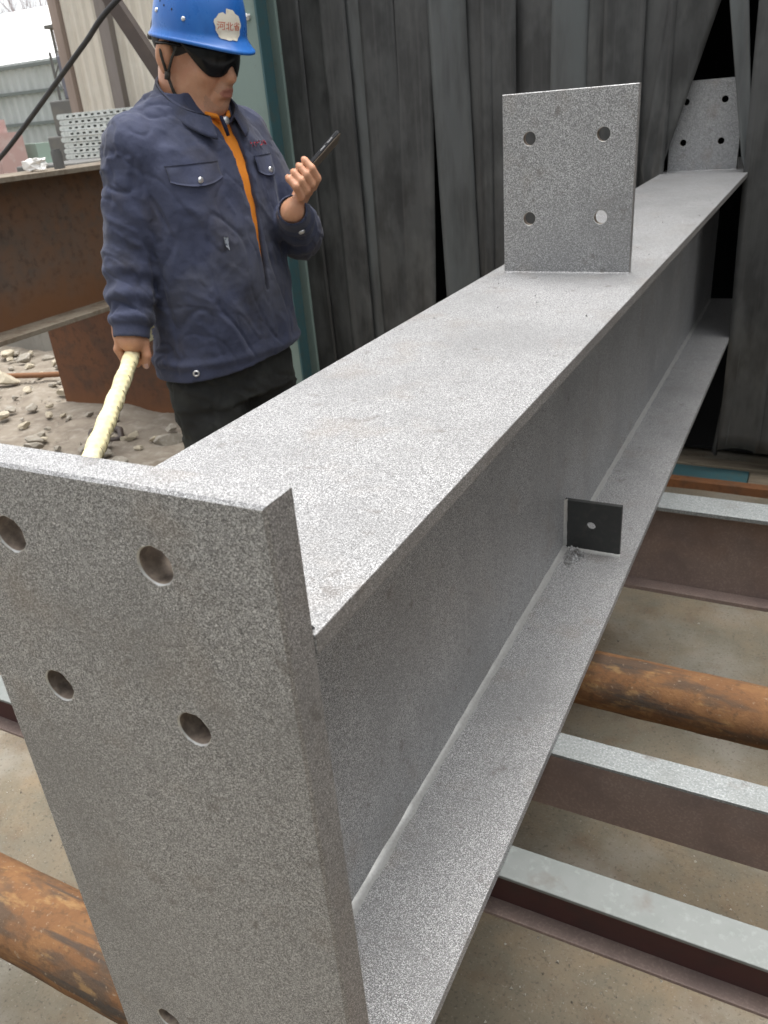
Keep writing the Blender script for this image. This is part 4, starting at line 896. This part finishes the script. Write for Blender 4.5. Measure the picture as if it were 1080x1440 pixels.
def build_jacket():
    J = Field()
    def tf(P):
        q = P-BC; lat, fw, z = q@LB, q@FB, P[:, 2]; a, b, s = sec(z)
        r = (np.abs(lat/a)**2.3+np.abs((fw-s)/b)**2.3)**(1/2.3); d = (r-1)*np.minimum(a, b)*.9
        # drape folds: diagonal pulls on the belly, hem roll
        d = d-.0048*np.sin(lat*34+z*30+2*np.sin(z*9))*np.clip((1.32-z)/.25, 0, 1)*np.clip((z-.9)/.1, .2, 1)
        d = d-.004*np.clip(1-np.abs(z-.922)/.016, 0, 1)
        gap = np.interp(z, [1.03, 1.09, 1.25, 1.42, 1.50], [-.004, .005, .013, .021, .030]); c0 = .030
        g = np.maximum(np.maximum(np.abs(lat-c0)-gap, -d-.020), .02-fw)
        d = smax(d, -g, .004)
        # overlap step of the left front below the zip
        st = np.clip((lat-c0)/.004, 0, 1)*np.clip((1.12-z)/.05, 0, 1)*np.clip(fw/.05, 0, 1); d = d-.005*st
        return np.maximum(d, np.maximum(ZH(P)-z, z-1.515))
    J.fn(tf, bl(0, 0, 1.18), .45, 0)
    def sleeve(sh, el, wr, r0, r1, r2, seed, cuff):
        Lu, Lf = np.linalg.norm(el-sh), np.linalg.norm(wr-el); du, df = (el-sh)/Lu, (wr-el)/Lf; inner = -LB*(1 if seed < 20 else -1)
        def f(P):
            t1 = np.clip((P-sh)@du/Lu, 0, 1); d1 = np.linalg.norm(P-sh-t1[:, None]*du*Lu, axis=1)-(r0+(r1-r0)*t1)
            s2 = (P-el)@df; t2 = np.clip(s2/Lf, 0, 1); d2 = np.linalg.norm(P-el-t2[:, None]*df*Lf, axis=1)-(r1+(r2-r1)*t2)
            d2 = np.maximum(d2, s2-Lf-cuff)
            ang = np.sin((P@np.array([.6, .5, .3]))*22+seed)
            fold1 = np.sin(t1*19+ang*.9+seed)*np.clip((t1-.35)/.4, 0, 1)
            fold2 = np.sin(t2*21+ang*1.1+seed*2)*np.clip(t2*6, 0, 1)*np.clip((.80-t2)/.1, 0, 1)
            d1 = d1-.0026*fold1; d2 = d2-.0060*fold2
            bandf = np.clip((t2-.80)/.03, 0, 1); d2 = d2+.006*bandf
            return smin(d1, d2, .018)
        J.fn(f, (sh+wr)/2, .30, .014)
        hol = Field().cap(wr-df*.02, wr+df*.2, r2-.014, r2-.012)
        J.cap(wr+df*(cuff-.022), wr+df*.12, r2-.013, r2-.010, .003, sub=True)
    sleeve(Rsh, Rel, Rwr, .073, .058, .048, 5, .002)
    sleeve(Lsh, Lel, Lwr, .072, .058, .043, 23, .028)
    for s in (-1, 1): J.cap(bl(s*.05, -.012, 1.468), bl(s*.150, -.012, 1.418), .058, .060, .03)
    # neck hole
    J.cap(bl(.002, -.008, 1.50), bl(.004, .012, 1.62), .062, .085, .006, sub=True)
    V, F = surface_nets(J, (-.40, -.32, .85), (.38, .34, 1.56), .0040)
    V = relax(V, F, 1, .4)
    lat = (V-BC)@LB; arm = (np.abs(lat) > .19) & (V[:, 2] < 1.40)
    V1 = crumple(V, F, .0058, 3, (13, 13, 8.5), 1.3); V2 = crumple(V, F, .0072, 8, (13, 13, 15), .9)
    fade = np.clip((np.minimum(np.linalg.norm(V-Rwr, axis=1), np.linalg.norm(V-Lwr, axis=1))-.052)/.03, 0, 1)*np.clip((V[:, 2]-ZH(V)-.006)/.03, .12, 1)
    V = V+(np.where(arm[:, None], V2, V1)-V)*fade[:, None]; V = relax(V, F, 1, .3)
    return obj('jacket', toW(V), F, 'jacket', man, True)
jk = build_jacket()
def patch(name, lat0, lat1, zt, zb, off, material, parent, nx=14, nz=8, shape=None, th=.003):
    V = []; F = []
    for i in range(nx+1):
        for j in range(nz+1):
            u_, v_ = i/nx, j/nz; la = lat0+(lat1-lat0)*u_; z = zt+(zb-zt)*v_*(shape(u_) if shape else 1)
            p_ = surf_pt(la, z, off+(.002*math.sin(u_*9+v_*3))); V.append(p_)
    n = len(V)
    V += [p_-FB*th for p_ in V]; st = nz+1
    for i in range(nx):
        for j in range(nz):
            a = i*st+j; F.append((a, a+1, a+st+1, a+st)); F.append((n+a, n+a+st, n+a+st+1, n+a+1))
    for i in range(nx):
        for j in (0, nz): a = i*st+j; F.append((a, a+st, n+a+st, n+a) if j else (a, n+a, n+a+st, a+st))
    for j in range(nz):
        a = j; F.append((a, n+a, n+a+1, a+1)); a = nx*st+j; F.append((a, a+1, n+a+1, n+a))
    return obj(name, toW(np.array(V)), F, material, parent, True)
def disc(name, c, nrm, r, th, material, parent, hole=0.0):
    d, s, u_ = frame_from(nrm); V = []; F = []; n = 20
    prof = [(0, th), (r*.6, th), (r*.9, th*.7), (r, 0)] if not hole else [(hole, 0), (hole, th), ((hole+r)/2, th*1.2), (r, th*.6), (r, 0)]
    for (q, hh) in prof:
        for k in range(n): a = 2*math.pi*k/n; V.append(c+d*hh+(s*math.cos(a)+u_*math.sin(a))*q)
    for i in range(len(prof)-1):
        for k in range(n): F.append((i*n+k, (i+1)*n+k, (i+1)*n+(k+1) % n, i*n+(k+1) % n))
    return obj(name, V, F, material, parent, True)
flap = lambda u_: .72+.28*math.sin(math.pi*u_)**.8
for (a, b) in ((-.158, -.046), (.068, .162)):
    fp = patch('pocket_flap', a, b, 1.372, 1.325, .007, 'jacket', jk, shape=flap)
    mid = (a+b)/2; p_ = surf_pt(mid, 1.337, .008); disc('snap_button', toW(p_+FB*.001), toW(p_+FB)-toW(p_), .0072, .003, 'rivet', fp)
for k in range(7):    # red embroidered characters, too small to read
    la = .076+k*.0115
    for q in range(3):
        x_ = la+RNG.uniform(-.003, .003); z_ = 1.397+RNG.uniform(-.005, .005); l_ = RNG.uniform(.004, .008)
        if q == 1: patch('embroidery', x_-l_/2, x_+l_/2, z_+.001, z_-.001, .0075, 'redthread', jk, 2, 1, th=.001)
        else: patch('embroidery', x_-.0012, x_+.0012, z_+l_/2, z_-l_/2, .0075, 'redthread', jk, 1, 2, th=.001)
patch('paint_smear', -.080, -.069, 1.212, 1.182, .009, 'smear', jk, 4, 6, shape=lambda u_: .6+.5*u_, th=.002)
p_ = surf_pt(-.196, .905, .006); p_ = bl(-.19, .05, .905); disc('hem_button', toW(bl(-.176, .088, .903)), toW(bl(-1, 1.2, 0))-toW(bl(0, 0, 0)), .0085, .004, 'rivet', jk, hole=.0045)
dfl = (Lwr-Lel)/np.linalg.norm(Lwr-Lel); cn = np.array([.1, -.93, -.35]); cn -= dfl*(cn@dfl); cn /= np.linalg.norm(cn)
disc('cuff_button', toW(Lwr-dfl*.036+cn*.041), toW(cn)-toW(np.zeros(3)), .0085, .004, 'rivet', jk, hole=.0045)
def build_collar():
    V = []; F = []; na, nb_ = 44, 7
    for i in range(na+1):
        t = i/na; ph = math.pi*(-.86+1.72*t)          # 0 = back of neck, ends meet near the throat
        front = (1-math.cos(ph))/2
        for j in range(nb_):
            s = j/(nb_-1)
            zb = 1.474-.030*front; zt = 1.562-.106*front**1.2
            # stand, then fold slightly outwards
            rad_l = .074+.002*s+.014*front*s; rad_f = .070-.002*s+.018*front*s
            x_ = math.sin(ph)*rad_l; y_ = -math.cos(ph)*rad_f*(1 if front < .5 else 1.05)
            V.append(bl(.010+x_*1.0, .018+y_+.008*front, zb+(zt-zb)*s+.003*math.sin(ph*5+s*2)))
    n = len(V); V = np.array(V); c = bl(0, 0, 0)
    out_ = V-c; out_[:, 2] = 0; out_ /= np.linalg.norm(out_, axis=1)[:, None]; V = np.concatenate([V, V+out_*.006])
    for i in range(na):
        for j in range(nb_-1):
            a = i*nb_+j; F.append((a, a+1, a+nb_+1, a+nb_)); F.append((n+a, n+a+nb_, n+a+nb_+1, n+a+1))
        for j in (0, nb_-1):
            a = i*nb_+j; F.append((a, a+nb_, n+a+nb_, n+a) if j else (a, n+a, n+a+nb_, a+nb_))
    for i in (0, na):
        for j in range(nb_-1): a = i*nb_+j; F.append((a, n+a, n+a+1, a+1) if i == 0 else (a, a+1, n+a+1, n+a))
    obj('collar', toW(V), F, 'jacket', jk, True)
    # turned-down collar leaves
    for s in (-1, 1):
        V = []; F = []
        for i in range(15):
            t = i/14; ph = math.pi*(.15+.72*t); front = (1-math.cos(ph))/2
            for j in range(6):
                q = j/5; rl = .079+.010*front+.016*q; rf_ = .074+.014*front+.014*q
                z = 1.560-.102*front**1.2-q*(.028+.022*front**2)
                V.append(bl(.010+s*math.sin(ph)*rl*1.0, .018-math.cos(ph)*rf_+.012*front+.012*q*front, z))
        for i in range(14):
            for j in range(5): a = i*6+j; F.append((a, a+1, a+7, a+6))
        o = obj('collar_leaf', toW(np.array(V)), F, 'jacket', jk, True)
        md = o.modifiers.new('thick', 'SOLIDIFY'); md.thickness = .004; md.offset = 0
build_collar()
def build_shirt():
    S_ = Field(); S_.fn(torso_field(-.013, 1.07, 1.465), bl(0, 0, 1.28), .36, 0); S_.cap(bl(0, -.010, 1.43), bl(.006, .004, 1.470), .068, .062, .02)
    S_.cap(bl(0, .004, 1.495), bl(.004, .014, 1.62), .057, .068, .004, sub=True)
    V, F = surface_nets(S_, (-.26, -.22, .98), (.24, .24, 1.54), .006)
    o = obj('shirt', toW(V), F, 'shirt', man, True)
    for sg in (-1, 1):
        V, F = tube([bl(.03+sg*.004, .088, 1.452), bl(.03+sg*.018, .086, 1.462), bl(.024+sg*.034, .074, 1.470)], [.003, .006, .005], 8); obj('shirt_collar', toW(V), F, 'shirt', o, True)
    p_ = bl(.022, .104, 1.452); disc('zip_pull', toW(p_), toW(FB)-toW(np.zeros(3)), .010, .006, 'rivet', jk)
    V, F = tube([bl(.010, .104, 1.462), bl(.012, .112, 1.44), bl(.016, .114, 1.42)], [.004, .005, .004], 8); obj('zip_tape', toW(V), F, 'seam', jk, True)
build_shirt()
def build_trousers():
    T = Field()
    def hipf(P):
        q = P-BC; lat, fw, z = q@LB, q@FB, P[:, 2]; r = (np.abs(lat/.178)**2.3+np.abs(fw/.125)**2.3)**(1/2.3)
        return np.maximum(np.maximum((r-1)*.115, .80-z), z-.98)
    T.fn(hipf, bl(0, 0, .89), .26, 0)
    for s in (-1, 1):
        a, b, c = bl(s*.085, 0, .84), bl(s*.10, .02, .47), bl(s*.105, -.02, .09)
        def leg(P, a=a, b=b, c=c, s=s):
            def seg(p, q, r0, r1):
                d = q-p; t = np.clip((P-p)@d/(d@d), 0, 1); return np.linalg.norm(P-p-t[:, None]*d, axis=1)-(r0+(r1-r0)*t), t
            d1, t1 = seg(a, b, .098, .082); d2, t2 = seg(b, c, .082, .072)
            d2 = np.maximum(d2, .06-P[:, 2]); d = smin(d1, d2, .02)
            return d-.004*np.sin(P[:, 2]*38+3*np.sin(P[:, 0]*20+s))
        T.fn(leg, (a+c)/2, .5, .02)
        q = np.array([FB, LB, (0, 0, 1)])
        Bt = Field().ell(bl(s*.11, .06, .05), (.135, .05, .05), q, 0); Bt.cap(bl(s*.108, -.02, .06), bl(s*.106, -.02, .14), .046, .048, .02)
        Bt.fn(lambda P: P[:, 2]*-1+.4, bl(0, 0, 9), .01)
        V, F = surface_nets(Bt, bl(s*.11, 0, 0)-np.array([.2, .2, .0]), bl(s*.11, 0, 0)+np.array([.22, .2, .2]), .007); V[:, 2] = np.maximum(V[:, 2], .0)
        obj('boot', toW(V), F, 'boot', man, True)
    V, F = surface_nets(T, (-.30, -.28, .05), (.28, .28, 1.0), .006); V = crumple(relax(V, F, 1, .4), F, .007, 14, (9, 9, 16), .5)
    obj('trousers', toW(V), F, 'trousers', man, True)
build_trousers()

# ---- hard hat
def build_helmet():
    hc = hp(.018, 0, .040); n, prof = 72, []
    tilt = R(5); eF = hF*math.cos(tilt)+hU*math.sin(tilt); eU = -hF*math.sin(tilt)+hU*math.cos(tilt); eL = hl
    A, B_ = .108, .094
    def pt(ph, q, inner=0.0):
        """q 0 = brim edge .. 1 = crown"""
        c, s = math.cos(ph), math.sin(ph); vis = max(0, c)**2
        if q < .16:
            t = q/.16; rr_ = 1.10-.08*t; z = -.006+.014*t**1.5-.010*vis*(1-t)
            ext = vis*.018*(1-t)**1.0
        else:
            t = (q-.16)/.84; al = t*math.pi/2; rr_ = 1.02*math.cos(al)**.62; z = .008+.132*math.sin(al)**1.05; ext = 0
            ridge = .0045*math.exp(-((s*B_*rr_)/.022)**2)*math.sin(min(1, t*1.4)*math.pi/2); z += ridge
        return hc+eF*(c*(A*rr_-inner)+ext)+eL*s*(B_*rr_-inner)+eU*(z-.0)
    m_ = 40; V = []; F = []
    for j in range(m_):
        q = j/(m_-1)*.995
        for i in range(n): V.append(pt(2*math.pi*i/n, q))
    V.append(pt(0, 1.0))
    for j in range(m_-1):
        for i in range(n): F.append((j*n+i, j*n+(i+1) % n, (j+1)*n+(i+1) % n, (j+1)*n+i))
    for i in range(n): F.append(((m_-1)*n+i, (m_-1)*n+(i+1) % n, len(V)-1))
    # underside: rolled brim lip and inner shell
    k = len(V)
    for j, (q, dz, inn) in enumerate(((0, -.005, .0), (0, -.006, .003), (.12, -.006, .0), (.17, -.004, .003), (.35, -.004, .004), (.6, -.006, .004), (.9, -.008, .002))):
        for i in range(n): V.append(pt(2*math.pi*i/n, q, inn)+eU*dz)
        for i in range(n):
            a = (i if j == 0 else k+(j-1)*n+i); b = ((i+1) % n if j == 0 else k+(j-1)*n+(i+1) % n); F.append((b, a, k+j*n+i, k+j*n+(i+1) % n))
    o = obj('hard_hat', toW(np.array(V)), F, 'helmet', man, True)
    def nrm(ph, q):
        e = 1e-3; a = pt(ph+e, q)-pt(ph-e, q); b = pt(ph, q+e)-pt(ph, q-e); v = np.cross(a, b); v /= np.linalg.norm(v)
        return v if v@(pt(ph, q)-hc-eU*.02) > 0 else -v
    W3 = lambda d: toW(d)-toW(np.zeros(3))
    # his right side (towards the camera) is phi = -90 deg
    for ph, q in ((R(-118), .30), (R(-74), .27)): disc('rivet', toW(pt(ph, q)), W3(nrm(ph, q)), .0048, .003, 'rivet', o)
    for ph, q in ((R(-103), .52), (R(-108), .44), (R(-112), .38), (R(-98), .42), (R(-103), .35), (R(-90), .33), (R(-96), .50)):
        disc('vent_hole', toW(pt(ph, q)+nrm(ph, q)*.0002), W3(nrm(ph, q)), .0022, .0006, 'darkhole', o)
    # torn cream sticker with red writing on the front right of the shell
    def on(u_, v_, off): ph, q = R(-18)+u_, .255+v_; return toW(pt(ph, q)+nrm(ph, q)*off)
    ring = []
    for i in range(40):
        a = 2*math.pi*i/40; r_ = 1+.05*math.sin(a*5)+.04*math.sin(a*11+1)
        if abs(a-math.pi*.60) < .12: r_ = .72
        ring.append((.34*r_*math.cos(a), .13*r_*math.sin(a)))
    V = []; F = []
    for s in (0, .35, .7, 1):
        for (u_, v_) in ring: V.append(on(u_*s, v_*s, .0016))
    for j in range(3):
        for i in range(40): F.append((j*40+i, j*40+(i+1) % 40, (j+1)*40+(i+1) % 40, (j+1)*40+i))
    st = obj('sticker', V, F, 'sticker', o, True)
    try:
        cu_ = bpy.data.curves.new('lettering', 'FONT'); cu_.body = '\u6cb3\u5317\u7701'; cu_.align_x = 'CENTER'; cu_.align_y = 'CENTER'; cu_.size = 1
        to = bpy.data.objects.new('lettering_tmp', cu_); COL.objects.link(to); dg = bpy.context.evaluated_depsgraph_get()
        me = bpy.data.meshes.new_from_object(to.evaluated_get(dg)); bpy.data.objects.remove(to)
        co = np.array([v.co[:] for v in me.vertices]); FF = [tuple(p_.vertices) for p_ in me.polygons]
        if len(co):
            co -= (co.max(0)+co.min(0))/2; sx = .58/(co[:, 0].max()-co[:, 0].min())
            V = [on(x*sx, y*sx*.36, .0026) for x, y, _ in co]
            obj('lettering', V, FF, 'redink', st)
    except Exception as ex: print('lettering', ex)
    # chin straps down the camera side, and the far side
    for s in (-1, 1):
        top1, top2 = hp(-.030, s*.082, .030), hp(.030, s*.081, .032); mid_ = hp(.004, s*.086, -.044); ch = hp(.044, s*.044, -.116); end = hp(.052, 0, -.126)
        for a_ in (top1, top2):
            V, F = tube([a_, (a_+mid_)/2+hl*s*.006, mid_], .0032, 8); obj('chin_strap', toW(V), F, 'strap', o, True)
        V, F = tube([mid_, hp(.016, s*.078, -.074), hp(.030, s*.062, -.098), ch, end], .0036, 8); obj('chin_strap', toW(V), F, 'strap', o, True)
        V, F = tube([mid_-hU*.008, mid_+hU*.008], .0065, 8); obj('strap_buckle', toW(V), F, 'strap', o, True)
    V, F = tube([hp(-.092, q, .014) for q in (-.04, -.015, .015, .04)], .007, 8); obj('headband_knob', toW(V), F, 'strap', o, True)
build_helmet()
def build_hair():
    Hf = Field(); Hf.ell(hp(-.008, 0, .032), (.0955, .0785, .075), HFR, 0)
    def cut(P):
        q = (P-H0)@HFR.T; return np.maximum(np.maximum(-(q[:, 0]*.9+.0)+(-.052) + np.clip(-q[:, 2]-.0, 0, .06)*.4, -.5), -9)
    Hf.fn(lambda P: -np.maximum(((P-H0)@hF)-.048, -.5)+0*P[:, 0], H0, .3, .004, sub=False) if False else None
    Hf.ell(hp(.16, 0, -.04), (.125, .12, .085), HFR, .004, sub=True); Hf.ell(hp(0, 0, -.095), (.2, .2, .085), HFR, .004, sub=True)
    V, F = surface_nets(Hf, H0-.13, H0+.15, .004); obj('hair', toW(V), F, 'hair', man, True)
build_hair()
def build_glasses():
    # wrap-around black shield: each half is a drop-shaped curved lens
    t = None
    def pt(a, v_): # a = angle round the face, v_ = 0 top .. 1 bottom
        r1, r2 = .1125, .087; b = math.cos(a)
        top = .030; bot = -.0165-.0095*math.cos((abs(a)-.50)*3.2)+.034*(max(0, abs(a)-.62)/.64)**1.3+.010*math.exp(-(a/.20)**2)
        u_ = top+(bot-top)*v_; bul = .003*math.sin(math.pi*v_)
        return hp(-.002+(r1+bul)*math.cos(a)**.9, (r2+bul)*math.sin(a), u_)
    n, m_ = 90, 14; V = []; F = []
    for i in range(n+1):
        a = -1.26+2.52*i/n
        for j in range(m_+1): V.append(pt(a, j/m_))
    for i in range(n):
        for j in range(m_): q = i*(m_+1)+j; F.append((q, q+1, q+m_+2, q+m_+1))
    o = obj('sunglasses', toW(np.array(V)), F, 'glass', man, True); md = o.modifiers.new('thick', 'SOLIDIFY'); md.thickness = .0025; md.offset = 0
    for s in (-1, 1):
        V, F = tube([hp(.034, s*.084, .022), hp(.0, s*.088, .020), hp(-.03, s*.089, .014)], .0035, 6); obj('temple_arm', toW(V), F, 'glass', o, True)
build_glasses()

# ---- phone held in the raised hand
def build_phone():
    c = hf(.004, 0, .072); t = thing('mobile_phone', 'thin dark mobile phone with a bronze back held up in the man\'s hand', 'phone', tuple(toW(c)))
    def slab(hw, hl_, n0, n1, r, material, name):
        V = []; F = []; ring = []
        for (sx, sy, a0) in ((1, 1, 0), (-1, 1, 90), (-1, -1, 180), (1, -1, 270)):
            for k in range(6): a = R(a0+k*18); ring.append((sx*(hw-r)+r*math.cos(a), sy*(hl_-r)+r*math.sin(a)))
        for nn, ins in ((n0, .001), (n0+.001, 0), (n1-.001, 0), (n1, .001)):
            for (x, y) in ring: V.append(c+pW*x*(1-ins/hw)+pL*y*(1-ins/hl_)+pn*nn)
        k = len(ring)
        for j in range(3):
            for i in range(k): F.append((j*k+i, j*k+(i+1) % k, (j+1)*k+(i+1) % k, (j+1)*k+i))
        F.append(tuple(range(k))[::-1]); F.append(tuple(range(3*k, 4*k)))
        return obj(name, toW(np.array(V)), F, material, t)
    slab(.035, .078, -.0045, .0036, .009, 'phone', 'frame'); slab(.034, .077, -.0072, -.0047, .009, 'phone_back', 'back_cover'); slab(.033, .076, .0037, .0048, .008, 'glass', 'screen')
    for q in (.02, .045):
        p_ = c+pW*.0351+pL*q; V, F = tube([p_-pL*.008, p_+pL*.008], .0013, 8); obj('side_button', toW(V), F, 'phone_edge', t)
build_phone()
# ---- thick cream rope handle
def build_rope():
    t = thing('rope_handle', 'thick pale yellow braided rope end gripped in the man\'s lowered hand', 'rope', tuple(toW(RH)))
    n, k = 170, 26; V = []; F = []; a0, a1 = RH-rd*.055, RE+rd*.14; L = np.linalg.norm(a1-a0); d, s, u_ = frame_from(a1-a0)
    for i in range(n):
        q = i/(n-1); x = q*L; r_ = .0165+.0035*q
        c = a0+d*x+u_*(-.006*math.sin(q*math.pi))
        for j in range(k):
            an = 2*math.pi*j/k
            w1 = abs(math.sin(x*150+an*2)); w2 = abs(math.sin(x*150-an*2))
            bump = .0034*(max(w1, w2)-.7)+.0012*math.sin(x*75)
            V.append(c+(s*math.cos(an)+u_*math.sin(an))*(r_+bump))
    for i in range(n-1):
        for j in range(k): F.append((i*k+j, i*k+(j+1) % k, (i+1)*k+(j+1) % k, (i+1)*k+j))
    F.append(tuple(range(k))[::-1]); F.append(tuple(range((n-1)*k, n*k)))
    obj('braid', toW(np.array(V)), F, 'rope', t, True)
    ref = np.array([.75, -.2, -.35]); AR = math.atan2(ref@u_, ref@s)
    for x in np.linspace(.10, L-.04, 16):     # thin dark whipping lines
        pts = [a0+d*(x+.004*math.sin(an*2))+u_*(-.006*math.sin(x/L*math.pi))+(s*math.cos(an)+u_*math.sin(an))*(.0188+.0035*x/L) for an in np.linspace(AR-.75+.3*math.sin(x*91), AR+.75, 12)]
        V, F = tube(pts, .0007, 5); obj('stitch', toW(V), F, 'ropedark', t, True)
    pts = [a0+d*q+(s*math.cos(AR+.25+q*.3)+u_*math.sin(AR+.25+q*.3))*(.0190+.0035*q/L) for q in np.linspace(.08, L-.03, 40)]
    V, F = tube(pts, .0007, 5); obj('stitch', toW(V), F, 'ropedark', t, True)
    # frayed tuft behind the fist
    tuf = a0+d*.01; tops = np.array([-.200, -.115, 1.003])
    for q in range(9):
        e = tops+RNG.uniform(-.012, .012, 3); mid_ = (tuf+e)/2+RNG.uniform(-.008, .008, 3)
        V, F = tube([tuf, mid_, e], [.008, .007, .005], 8); V = V+.0015*vnoise(V*160, q)[:, None]; obj('frayed_strand', toW(V), F, 'rope', t, True)
    pe = a0+d*(L*.80); V, F = tube([pe-d*.004+s*.012-u_*.018, pe+u_*-.021-s*.006, pe+d*.006-s*.018-u_*.006], .0035, 8); obj('tape_wrap', toW(V), F, 'ropedark', t)
build_rope()
